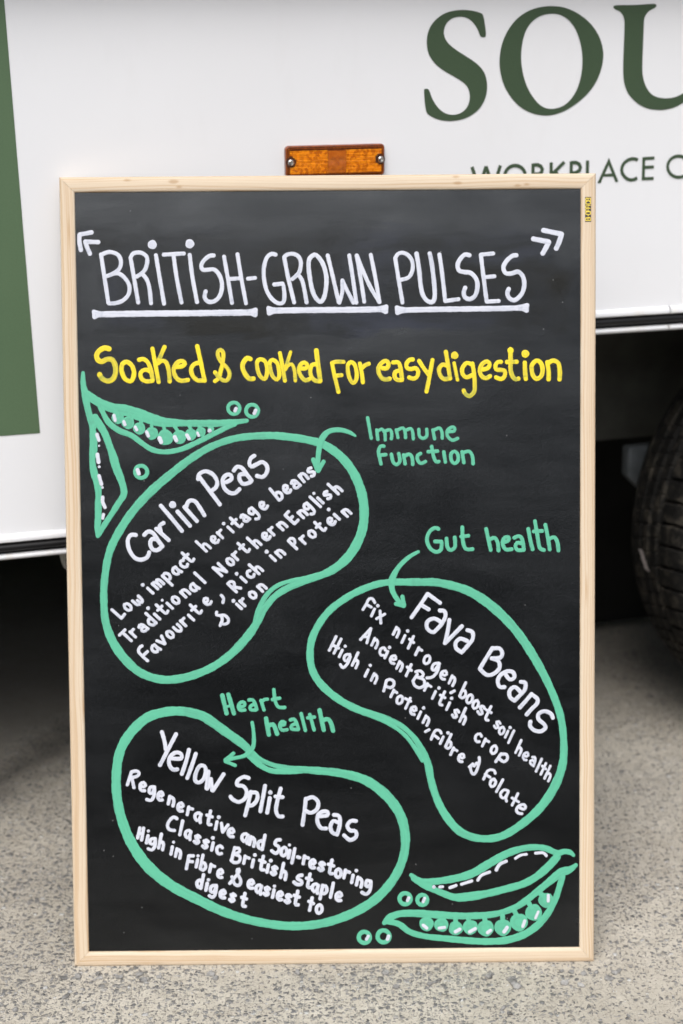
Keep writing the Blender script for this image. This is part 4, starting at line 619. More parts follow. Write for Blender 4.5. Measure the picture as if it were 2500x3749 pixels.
    'body2': '49.5,418.9,3.3 46.8,423.5,3.3 42.7,423.1,3.3 39.5,417.1,3.3 35.8,411.2,3.3;39.9,417.1,3.3 45.4,413.9,3.3;55.4,409.5,3.3 56.2,395.4,3.3;60.8,405.9,3.3 51.2,400.5,3.3;49.2,411.9,3.3 45.4,403.7,3.3;74.0,390.7,3.3 70.1,382.3,3.3;72.6,387.6,3.3 76.1,389.1,3.3 76.8,385.0,3.3 74.2,379.2,3.3;83.7,381.2,3.3 79.9,373.0,3.3;93.4,380.0,3.3 87.1,366.4,3.3;88.7,376.9,3.3 93.5,372.8,3.3;99.3,367.1,3.3 95.4,358.7,3.3;97.8,364.0,3.3 100.6,365.2,3.3 102.8,363.8,3.3;110.2,357.8,3.3 106.4,356.2,3.3 105.0,351.2,3.3 106.8,348.4,3.3 110.7,350.2,3.3 112.0,355.0,3.3 110.2,357.8,3.3;52.9,415.4,4.0;86.7,386.2,4.0;122.0,349.0,3.4 116.5,348.1,3.4 114.2,343.1,3.4 116.9,340.8,3.4 122.9,348.5,3.4;122.4,348.1,3.4 120.6,340.3,3.4 115.1,333.4,3.4 108.2,332.1,3.4;135.6,314.7,3.4 139.7,317.0,3.4;125.2,337.0,3.3 128.6,334.7,3.3 130.9,336.0,3.3 129.7,340.0,3.3 125.5,338.5,3.3 124.1,333.9,3.3 125.7,330.8,3.3 128.6,330.3,3.3;137.4,334.5,3.3 133.5,325.9,3.3;136.0,331.4,3.3 139.5,332.9,3.3 140.2,328.7,3.3 137.6,322.8,3.3;152.7,326.4,3.3 145.6,311.1,3.3;148.3,317.0,3.3 151.9,316.9,3.3 152.3,311.5,3.3 148.6,308.6,3.3 145.6,311.1,3.3;158.8,312.2,3.3 155.1,310.4,3.3 153.6,305.4,3.3 155.4,302.6,3.3 159.2,304.6,3.3 160.5,309.4,3.3 158.8,312.2,3.3;165.7,305.7,3.3 162.1,303.8,3.3 160.6,298.8,3.3 162.2,296.1,3.3 165.9,298.2,3.3 167.3,303.0,3.3 165.7,305.7,3.3;174.2,296.0,3.3 172.4,298.9,3.3 169.2,298.3,3.3 170.4,294.5,3.3 171.6,290.7,3.3 168.2,289.8,3.3 166.4,293.0,3.3;181.5,298.6,3.3 176.0,287.0,3.3 175.5,283.4,3.3 178.3,282.6,3.3;176.2,294.7,3.3 181.7,291.3,3.3;192.1,278.7,3.0 190.5,281.2,3.0 187.6,280.7,3.0 188.7,277.4,3.0 189.8,274.0,3.0 186.8,273.3,3.0 185.1,276.1,3.0;195.2,274.7,3.0 191.9,273.1,3.0 190.7,268.6,3.0 192.2,266.2,3.0 195.5,268.0,3.0 196.7,272.2,3.0 195.2,274.7,3.0;201.0,270.1,3.0 197.6,262.7,3.0;207.7,270.4,3.0 201.3,256.4,3.0;203.3,273.9,4.0;216.1,259.3,3.0 209.5,244.8,3.0;211.6,249.3,3.0 215.0,250.8,3.0 216.1,247.5,3.0 213.6,241.6,3.0;219.1,242.2,3.0 222.0,240.2,3.0 224.0,241.5,3.0 223.0,245.0,3.0 219.4,243.5,3.0 218.1,239.3,3.0 219.4,236.6,3.0 221.9,236.2,3.0;228.8,239.5,3.0 231.4,239.4,3.0 232.0,235.9,3.0 230.0,229.1,3.0;231.2,233.7,3.0 228.9,236.2,3.0 226.3,235.0,3.0 227.0,231.6,3.0 230.1,229.7,3.0;239.6,237.4,3.0 232.9,222.9,3.0;244.3,232.3,3.0 238.4,219.4,3.0;240.0,229.2,3.0 244.2,225.6,3.0;249.4,229.1,3.0 242.7,214.6,3.0;244.8,219.2,3.0 248.4,220.6,3.0 249.4,217.3,3.0 247.0,211.4,3.0;44.8,389.6,3.3 32.8,376.8,3.3;44.8,389.6,3.3 40.1,373.0,3.3;36.9,380.4,3.3 41.5,379.5,3.3;49.2,378.3,3.3 45.5,370.3,3.3;47.8,375.3,3.3 51.4,376.5,3.3 52.4,372.4,3.3 50.0,366.9,3.3;61.2,364.4,3.3 59.7,367.3,3.3 55.8,365.8,3.3 54.8,361.1,3.3 56.4,358.5,3.3 58.9,358.6,3.3;63.9,363.2,3.3 60.3,355.5,3.3;67.7,355.3,3.3 70.9,353.1,3.3 73.2,354.2,3.3 71.9,358.0,3.3 67.9,356.7,3.3 66.6,352.4,3.3 68.3,349.5,3.3 71.1,348.9,3.3;77.5,351.4,3.3 73.8,343.4,3.3;76.1,348.4,3.3 79.6,349.7,3.3 80.4,345.7,3.3 78.0,340.2,3.3;90.6,347.8,3.3 84.6,334.8,3.3;85.8,344.9,3.3 90.8,340.8,3.3;65.9,367.5,4.0;97.5,336.6,3.4 92.8,329.3,3.4;95.6,339.4,3.4 100.7,340.3,3.4 104.3,336.5,3.4 102.0,332.9,3.4 97.0,333.4,3.4;97.9,332.9,3.4 104.7,330.1,3.4 105.2,323.6,3.4 99.7,320.9,3.4 94.2,323.7,3.4 92.4,329.3,3.4;109.1,325.7,3.3 105.4,317.7,3.3;107.7,322.7,3.3 110.6,323.7,3.3 113.0,322.1,3.3;118.2,316.5,3.3 114.4,308.4,3.3;128.7,316.1,3.3 123.4,304.9,3.3 122.9,301.4,3.3 125.6,300.7,3.3;123.6,312.3,3.3 128.9,309.0,3.3;134.3,303.4,3.3 130.6,295.3,3.3;144.7,292.2,3.3 143.0,295.0,3.3 139.9,294.4,3.3 141.1,290.8,3.3 142.2,287.1,3.3 139.0,286.3,3.3 137.2,289.3,3.3;152.6,296.9,3.3 145.6,281.6,3.3;147.8,286.4,3.3 151.4,288.0,3.3 152.4,284.7,3.3 149.8,278.4,3.3;170.5,264.1,3.3 168.8,267.1,3.3 164.5,265.6,3.3 163.5,260.8,3.3 165.4,257.9,3.3 168.1,258.0,3.3;175.2,261.2,3.3 171.4,252.9,3.3;173.8,258.1,3.3 176.7,259.2,3.3 178.9,257.8,3.3;186.3,253.2,3.3 182.7,251.4,3.3 181.3,246.6,3.3 183.0,243.9,3.3 186.7,245.8,3.3 188.0,250.5,3.3 186.3,253.2,3.3;122.1,320.4,4.0;136.5,308.4,4.0;193.2,243.8,3.5 186.7,234.6,3.5;193.6,243.3,3.5 199.1,242.8,3.5 200.1,237.7,3.5 195.9,234.5,3.5 191.3,237.8,3.5;5.2,380.7,3.3 -2.9,364.7,3.3;10.9,377.9,3.3 2.5,361.4,3.3;0.8,371.1,3.3 8.1,367.3,3.3;20.8,359.9,3.3 15.8,359.4,3.3 13.9,354.8,3.3 16.6,352.1,3.3 20.8,357.6,3.3;21.2,357.5,3.3 18.4,350.2,3.3 12.9,344.7,3.3 9.7,348.4,3.3;12.1,365.1,3.3 8.4,357.3,3.3;30.0,361.9,3.3 23.1,347.3,3.3;25.3,351.9,3.3 28.8,353.4,3.3 29.7,350.2,3.3 27.2,344.2,3.3;41.3,342.2,3.3 37.7,334.5,3.3;48.3,337.8,3.3 44.6,329.9,3.3;46.9,334.9,3.3 50.4,336.2,3.3 51.3,332.1,3.3 48.9,326.6,3.3;70.6,318.7,3.3 66.9,310.7,3.3;69.2,315.7,3.3 71.9,316.8,3.3 74.1,315.4,3.3;78.7,311.5,3.3 75.1,310.0,3.3 73.8,305.3,3.3 75.6,302.6,3.3 79.3,304.2,3.3 80.5,308.8,3.3 78.7,311.5,3.3;15.4,369.4,3.7;43.8,347.2,3.8;62.2,329.5,3.4 58.9,317.5,3.4;62.2,329.5,3.4 65.9,330.9,3.4 70.4,328.5,3.4 70.4,323.9,3.4 66.7,321.2,3.4 62.2,322.6,3.4;89.3,309.1,3.3 83.8,297.2,3.3;83.4,308.7,3.3 89.8,305.4,3.3;106.3,270.1,3.3 110.7,272.4,3.3;124.4,268.1,3.3 122.6,271.3,3.3 117.5,270.9,3.3 112.9,261.2,3.3;117.1,265.4,3.3 121.2,262.1,3.3;167.9,239.8,3.3 167.9,234.3,3.3 165.1,225.0,3.3 161.9,220.4,3.3 159.1,222.3,3.3 157.8,227.9,3.3 160.6,232.5,3.3;165.1,233.4,3.3 161.9,229.7,3.3;156.4,228.8,3.3 160.1,232.0,3.3;90.5,296.5,3.3 93.7,294.2,3.3 96.0,295.3,3.3 94.7,299.1,3.3 90.7,297.9,3.3 89.4,293.5,3.3 91.1,290.6,3.3 93.9,290.0,3.3;101.2,293.2,3.3 97.6,285.4,3.3;107.2,288.5,3.3 103.5,280.6,3.3;105.9,285.6,3.3 109.4,286.8,3.3 110.3,282.7,3.3 108.0,277.2,3.3;126.8,264.0,3.3 123.2,256.2,3.3;135.9,266.9,3.3 129.3,252.6,3.3;131.8,258.1,3.3 135.1,258.1,3.3 135.4,253.0,3.3 131.9,250.4,3.3 129.3,252.6,3.3;138.6,251.2,3.3 135.0,243.2,3.3;137.3,248.3,3.3 140.2,249.2,3.3 142.5,247.7,3.3;145.2,241.2,3.3 148.3,239.0,3.3 150.5,240.2,3.3 149.3,243.9,3.3 145.5,242.6,3.3 144.1,238.3,3.3 145.7,235.4,3.3 148.4,234.9,3.3;104.4,297.6,4.0;132.2,268.5,4.0;186.2,221.1,3.2 184.9,224.5,3.2 180.3,225.4,3.2 177.4,224.1,3.2 172.7,214.4,3.2;174.4,220.3,3.2 180.3,216.5,3.2;195.0,213.8,3.2 187.4,199.8,3.2;201.2,200.5,3.2 196.2,201.9,3.2 192.0,197.2,3.2 193.7,192.9,3.2 197.0,192.9,3.2 200.8,198.8,3.2;201.2,199.7,3.2 198.3,192.5,3.2 199.1,188.6,3.2;212.2,197.5,3.2 205.4,183.9,3.2;205.4,192.4,3.2 213.0,187.6,3.2;214.3,180.8,3.4 218.9,179.1,3.4 221.0,181.6,3.4 218.9,184.6,3.4 213.8,183.4,3.4 210.5,179.2,3.4 212.1,174.9,3.4 216.8,174.0,3.4;184.9,214.5,3.4 181.5,212.9,3.4 180.2,208.2,3.4 181.8,205.6,3.4 185.4,207.4,3.4 186.6,211.9,3.4 184.9,214.5,3.4',
    'body3': '-230.4,226.5,3.8 -235.5,211.5,3.8;-230.4,226.5,3.8 -224.7,227.4,3.8 -221.9,225.0,3.8 -223.8,221.6,3.8 -231.0,219.7,3.8;-230.1,219.2,3.8 -227.9,208.0,3.8;-204.4,208.8,3.8 -209.2,208.4,3.8 -210.7,203.0,3.8 -207.4,201.1,3.8 -204.9,206.9,3.8;-204.4,207.8,3.8 -205.0,199.1,3.8 -208.5,193.3,3.8 -213.7,194.3,3.8;-128.3,165.8,3.8 -127.0,155.5,3.8;-120.7,163.8,3.8 -127.0,155.5,3.8;-220.5,210.4,3.8 -216.7,208.8,3.8 -214.6,210.5,3.8 -216.8,214.1,3.8 -220.6,211.8,3.8 -220.9,207.1,3.8 -218.6,204.5,3.8 -215.6,204.5,3.8;-200.2,199.2,3.8 -196.6,197.8,3.8 -194.7,199.5,3.8 -196.7,203.0,3.8 -200.2,200.7,3.8 -200.6,195.9,3.8 -198.5,193.4,3.8 -195.7,193.6,3.8;-187.0,197.8,3.8 -189.0,188.8,3.8;-187.7,194.5,3.8 -184.4,196.6,3.8 -182.5,192.6,3.8 -183.7,186.3,3.8;-177.5,186.3,3.8 -173.8,184.8,3.8 -171.8,186.5,3.8 -173.8,190.1,3.8 -177.6,187.8,3.8 -177.9,183.1,3.8 -175.6,180.4,3.8 -172.7,180.5,3.8;-165.5,185.2,3.8 -167.4,176.1,3.8;-166.2,181.8,3.8 -163.6,183.6,3.8 -161.1,182.6,3.8;-151.8,176.1,3.8 -153.8,178.1,3.8 -157.7,176.8,3.8 -158.6,173.0,3.8 -156.7,169.2,3.8 -154.0,170.3,3.8 -151.8,175.1,3.8;-151.4,176.5,3.8 -152.7,171.8,3.8 -152.6,166.8,3.8;-140.5,180.3,3.8 -143.3,168.0,3.8 -143.0,164.5,3.8 -140.1,164.3,3.8;-144.9,175.5,3.8 -138.7,173.3,3.8;-133.4,167.7,3.8 -135.3,158.8,3.8;-120.0,155.9,3.8 -116.1,154.3,3.8 -114.0,156.0,3.8 -116.2,159.7,3.8 -120.0,157.4,3.8 -120.4,152.7,3.8 -118.0,150.0,3.8 -114.9,150.0,3.8;-131.3,172.9,4.6;-98.3,151.3,4.0 -100.3,153.3,4.0 -104.1,152.0,4.0 -105.0,148.2,4.0 -103.1,144.4,4.0 -100.5,145.6,4.0 -98.3,150.3,4.0;-97.9,151.7,4.0 -99.2,147.1,4.0 -99.1,142.1,4.0;-94.5,149.8,4.0 -96.5,140.8,4.0;-95.2,146.5,4.0 -92.1,148.7,4.0 -90.5,144.8,4.0 -91.6,138.6,4.0;-78.4,151.5,4.0 -81.9,134.8,4.0;-80.6,142.0,4.0 -82.8,145.1,4.0 -86.6,142.2,4.0 -85.4,136.6,4.0 -81.9,135.8,4.0;-56.4,137.1,4.0 -59.6,134.7,4.0 -59.9,129.5,4.0 -57.5,127.2,4.0 -54.2,129.9,4.0 -54.0,134.8,4.0 -56.4,137.1,4.0;-50.1,133.5,4.0 -52.0,124.7,4.0;-44.4,135.5,4.0 -47.9,118.8,4.0;-33.2,126.8,4.0 -35.1,117.7,4.0;-33.9,123.5,4.0 -31.3,125.2,4.0 -28.8,124.2,4.0;-26.6,118.7,4.0 -23.0,117.2,4.0 -21.1,118.9,4.0 -23.1,122.5,4.0 -26.7,120.1,4.0 -27.1,115.4,4.0 -24.9,112.8,4.0 -22.0,113.0,4.0;-10.4,116.7,4.0 -12.9,119.1,4.0 -15.9,117.8,4.0 -13.8,114.5,4.0 -11.8,111.0,4.0 -14.9,109.5,4.0 -17.5,112.2,4.0;-1.7,121.8,4.0 -4.5,109.4,4.0 -4.1,105.9,4.0 -1.3,105.8,4.0;-6.0,116.9,4.0 0.1,114.8,4.0;5.9,111.1,4.0 2.6,108.7,4.0 2.4,103.5,4.0 4.8,101.2,4.0 8.1,103.8,4.0 8.2,108.8,4.0 5.9,111.1,4.0;13.7,109.9,4.0 11.8,100.8,4.0;13.0,106.5,4.0 15.6,108.2,4.0 18.3,107.2,4.0;22.4,103.9,4.0 20.6,95.1,4.0;28.0,101.4,4.0 26.1,92.3,4.0;27.3,98.0,4.0 30.6,100.1,4.0 32.5,96.1,4.0 31.4,89.8,4.0;-50.5,139.8,3.5;26.2,109.1,4.2;-61.0,145.9,4.0 -65.1,145.5,4.0 -67.2,141.2,4.0 -63.1,138.0,4.0 -62.6,133.8,4.0 -66.3,130.1,4.0 -71.0,133.3,4.0;-41.4,125.7,4.0 -38.8,124.9,4.0;42.8,96.3,4.0 38.1,97.4,4.0 37.0,91.5,4.0 40.1,90.4,4.0 42.8,94.7,4.0;42.8,95.7,4.0 41.7,86.2,4.0 37.5,81.4,4.0 32.3,83.6,4.0;-179.1,171.6,3.8 -182.9,173.6,3.8 -187.7,169.7,3.8 -190.2,163.9,3.8 -187.9,159.0,3.8 -182.2,158.0,3.8;-172.7,169.1,3.8 -176.3,152.8,3.8;-163.7,156.1,3.8 -165.5,158.0,3.8 -169.0,156.5,3.8 -169.9,152.8,3.8 -168.2,149.2,3.8 -165.8,150.4,3.8 -163.8,155.1,3.8;-163.4,156.5,3.8 -164.6,151.9,3.8 -164.6,147.1,3.8;-153.1,149.7,3.8 -155.4,152.0,3.8 -158.3,150.8,3.8 -156.4,147.5,3.8 -154.5,144.2,3.8 -157.4,142.6,3.8 -159.9,145.2,3.8;-143.6,144.3,3.8 -145.9,146.5,3.8 -148.7,145.3,3.8 -146.8,142.1,3.8 -145.0,138.7,3.8 -147.9,137.2,3.8 -150.3,139.7,3.8;-138.0,143.3,3.8 -139.9,134.6,3.8;-127.6,137.1,3.8 -129.9,139.7,3.8 -133.7,137.3,3.8 -133.6,132.3,3.8 -131.3,130.0,3.8 -128.6,130.6,3.8;-138.3,148.8,4.4;-113.3,137.5,3.8 -117.3,121.9,3.8;-113.3,136.5,3.8 -108.5,136.5,3.8 -108.0,132.6,3.8 -113.4,129.7,3.8;-113.4,129.7,3.8 -107.6,126.7,3.8 -108.7,120.9,3.8 -114.4,119.9,3.8 -117.8,122.9,3.8;-101.5,127.4,3.8 -103.3,118.8,3.8;-102.2,124.2,3.8 -99.6,125.8,3.8 -96.9,124.8,3.8;-92.0,122.9,3.8 -93.8,114.4,3.8;-90.3,128.5,4.4;-80.6,126.9,4.0 -83.4,114.6,4.0 -83.0,111.1,4.0 -80.0,110.9,4.0;-85.0,122.2,4.0 -78.7,119.9,4.0;-74.8,117.0,4.0 -76.7,108.2,4.0;-65.1,112.5,4.0 -67.4,114.8,4.0 -70.3,113.5,4.0 -68.4,110.2,4.0 -66.5,106.8,4.0 -69.4,105.2,4.0 -71.9,107.9,4.0;-57.4,118.4,4.0 -61.0,101.8,4.0;-59.9,107.0,4.0 -56.6,109.4,4.0 -54.7,106.2,4.0 -55.9,99.4,4.0;-27.1,105.8,4.0 -29.8,93.4,4.0 -29.5,89.9,4.0 -26.8,89.8,4.0;-31.3,100.9,4.0 -25.4,98.8,4.0;-18.0,92.0,4.0 -20.0,94.0,4.0 -23.8,92.6,4.0 -24.7,88.8,4.0 -22.8,85.0,4.0 -20.2,86.2,4.0 -18.0,91.0,4.0;-17.6,92.4,4.0 -18.9,87.7,4.0 -18.8,82.8,4.0;-12.6,92.3,4.0 -15.9,76.4,4.0;-12.9,90.9,4.0 -9.3,91.4,4.0 -7.9,86.0,4.0 -11.2,82.3,4.0 -14.0,84.6,4.0;-0.4,94.8,4.0 -3.9,78.1,4.0;3.1,80.2,4.0 6.9,78.7,4.0 8.9,80.4,4.0 6.8,84.0,4.0 3.1,81.7,4.0 2.7,77.0,4.0 5.1,74.3,4.0 8.1,74.4,4.0;-72.1,121.7,4.6;-36.4,104.4,4.2 -40.6,103.4,4.2 -41.6,100.2,4.2 -37.0,97.5,4.2 -37.5,93.8,4.2 -42.7,93.9,4.2 -45.8,96.5,4.2;-221.9,161.4,3.8 -224.7,149.5,3.8;-217.6,161.1,3.8 -220.2,147.1,3.8;-223.4,155.1,3.8 -218.6,154.1,3.8;-204.3,148.6,3.8 -209.1,148.2,3.8 -210.6,143.3,3.8 -206.3,142.3,3.8 -204.3,147.1,3.8;-204.3,148.1,3.8 -204.9,140.3,3.8 -208.4,135.5,3.8 -212.7,137.0,3.8;-166.2,128.2,3.8 -169.3,113.1,3.8;-166.2,128.2,3.8 -160.9,128.2,3.8;-167.3,121.9,3.8 -162.0,121.4,3.8;-212.7,152.4,3.8 -214.6,143.7,3.8;-197.3,154.0,3.8 -200.8,137.6,3.8;-199.7,142.7,3.8 -196.7,145.1,3.8 -195.1,142.1,3.8 -196.3,135.5,3.8;-184.9,139.0,3.8 -186.8,130.3,3.8;-179.7,136.6,3.8 -181.6,127.7,3.8;-180.4,133.3,3.8 -177.3,135.5,3.8 -175.6,131.6,3.8 -176.8,125.5,3.8;-156.1,123.8,3.8 -158.0,115.1,3.8;-149.9,129.0,3.8 -153.3,113.1,3.8;-152.0,119.2,3.8 -148.6,119.9,3.8 -147.0,114.8,3.8 -150.0,111.4,3.8 -153.3,113.1,3.8;-140.8,118.1,3.8 -142.7,109.2,3.8;-141.5,114.8,3.8 -139.1,116.5,3.8 -136.7,115.6,3.8;-132.7,108.2,3.8 -129.3,106.8,3.8 -127.4,108.6,3.8 -129.3,112.0,3.8 -132.7,109.7,3.8 -133.1,105.0,3.8 -131.1,102.5,3.8 -128.4,102.7,3.8;-212.2,157.6,3.6;-183.5,144.3,3.6;-155.7,128.1,3.8;-119.6,95.5,3.8 -114.7,101.4,3.8 -109.3,108.2,3.8 -108.3,112.1,3.8 -110.7,111.6,3.8 -110.3,106.2,3.8 -107.0,99.3,3.8 -108.5,93.5,3.8 -113.8,94.5,3.8 -117.0,103.3,3.8;-97.8,95.6,4.0 -94.1,94.1,4.0 -92.1,95.8,4.0 -94.2,99.4,4.0 -97.9,97.1,4.0 -98.3,92.3,4.0 -96.0,89.7,4.0 -93.0,89.8,4.0;-83.4,91.7,4.0 -85.2,93.6,4.0 -88.7,92.0,4.0 -89.6,88.3,4.0 -88.0,84.6,4.0 -85.5,85.8,4.0 -83.4,90.7,4.0;-83.1,92.1,4.0 -84.3,87.4,4.0 -84.3,82.5,4.0;-73.9,88.4,4.0 -76.2,90.8,4.0 -79.1,89.5,4.0 -77.2,86.2,4.0 -75.3,82.8,4.0 -78.2,81.2,4.0 -80.7,83.8,4.0;-68.7,87.6,4.0 -70.6,78.7,4.0;-64.4,81.6,4.0 -61.0,80.2,4.0 -59.1,82.0,4.0 -61.0,85.5,4.0 -64.5,83.1,4.0 -64.9,78.4,4.0 -62.8,75.8,4.0 -60.0,76.0,4.0;-49.4,79.4,4.0 -51.8,81.7,4.0 -54.8,80.5,4.0 -52.8,77.2,4.0 -50.8,73.7,4.0 -53.8,72.2,4.0 -56.3,74.8,4.0;-41.4,85.8,4.0 -44.2,73.4,4.0 -43.9,69.9,4.0 -41.0,69.7,4.0;-45.7,80.9,4.0 -39.7,78.7,4.0;-25.0,77.9,4.0 -28.1,63.1,4.0;-28.9,73.7,4.0 -23.4,70.9,4.0;-16.4,69.4,4.0 -19.7,66.9,4.0 -19.9,61.8,4.0 -17.5,59.4,4.0 -14.2,62.1,4.0 -14.0,67.0,4.0 -16.4,69.4,4.0;-68.2,91.8,3.8;-149.6,106.0,4.0 -153.0,90.1,4.0;-151.7,97.0,4.0 -153.8,99.9,4.0 -157.4,97.1,4.0 -156.3,91.8,4.0 -152.9,91.0,4.0;-145.4,96.1,4.0 -147.2,87.7,4.0;-130.2,84.2,4.0 -126.6,82.8,4.0 -124.8,84.4,4.0 -126.7,87.8,4.0 -130.3,85.7,4.0 -130.6,81.1,4.0 -128.4,78.6,4.0 -125.6,78.7,4.0;-113.5,81.2,4.0 -115.7,83.4,4.0 -118.5,82.2,4.0 -116.6,79.0,4.0 -114.8,75.8,4.0 -117.7,74.3,4.0 -120.0,76.8,4.0;-102.2,83.8,4.0 -104.9,72.0,4.0 -104.6,68.7,4.0 -101.9,68.5,4.0;-106.2,79.2,4.0 -100.6,77.1,4.0;-144.0,100.0,4.0;-135.0,93.2,4.0 -140.8,92.3,4.0 -141.8,86.9,4.0 -138.4,85.4,4.0 -135.5,90.8,4.0;-135.0,92.7,4.0 -136.6,82.9,4.0 -140.0,79.5,4.0 -143.3,81.5,4.0',
}

bd, bup, bfn = Vector(POSE["bd"]), Vector(POSE["up"]), Vector(POSE["fn"])
board = bpy.data.objects.new("chalkboard", None)
board.empty_display_size = 0.1
link(board)
BM = Matrix((bd, -bfn, bup)).transposed().to_4x4()
BM.translation = Vector(POSE["O"])
board.matrix_world = BM
tag(board, "pine framed chalkboard lettered in white, yellow and green, leaning on the white van", "chalkboard")

REC = 0.003
bm = bmesh.new()
box(bm, -0.288, 0.288, REC, 0.012, 0.012, 0.888)
panel = bm_obj("writing_panel", bm, BOARD, board)

# mitred rails: (across from the outer edge, depth) section
SECTION = [(0.0, 0.021), (0.0, 0.0034), (0.0003, 0.0021), (0.0010, 0.0011), (0.0021, 0.0005), (0.0040, 0.0001), (0.0085, 0.0),
           (0.0130, 0.0001), (0.0152, 0.0005), (0.0164, 0.0011), (0.0170, 0.0019), (0.0171, 0.0028), (0.0171, 0.0128), (0.0125, 0.0128), (0.0125, 0.021)]
W2, HH = 0.300, 0.900

def rail(side, seed):
    vs, gr, fs = [], [], []
    n = len(SECTION)
    full = 2 * W2 if side in "tb" else HH
    cuts = 24
    gap = 0.00012
    for k in range(cuts + 1):
        t = k / cuts
        for a, y in SECTION:
            l0, l1 = a + gap, full - a - gap
            s = l0 + (l1 - l0) * t
            if side == "b": p = (-W2 + s, y, a)
            elif side == "t": p = (-W2 + s, y, HH - a)
            elif side == "l": p = (-W2 + a, y, s)
            else: p = (W2 - a, y, s)
            vs.append(p)
            gr.append((s, a - y * 0.6, seed))
    for k in range(cuts):
        for i in range(n):
            j = (i + 1) % n
            fs.append((k * n + i, k * n + j, (k + 1) * n + j, (k + 1) * n + i))
    fs.append(tuple(range(n)))
    fs.append(tuple(reversed(range(cuts * n, (cuts + 1) * n))))
    o = mesh_obj("frame_rail", vs, fs, WOOD, board)
    at = o.data.attributes.new("grain", 'FLOAT_VECTOR', 'POINT')
    at.data.foreach_set("vector", [c for v in gr for c in v])
    b2 = bmesh.new()
    b2.from_mesh(o.data)
    bmesh.ops.recalc_face_normals(b2, faces=b2.faces)
    b2.to_mesh(o.data)
    b2.free()
    for p in o.data.polygons:
        p.use_smooth = len(p.vertices) == 4
    o.data.set_sharp_from_angle(angle=math.radians(35))
    return o

rail("t", 1.0)
rail("b", 2.0)
rail("l", 3.0)
rail_r = rail("r", 4.0)

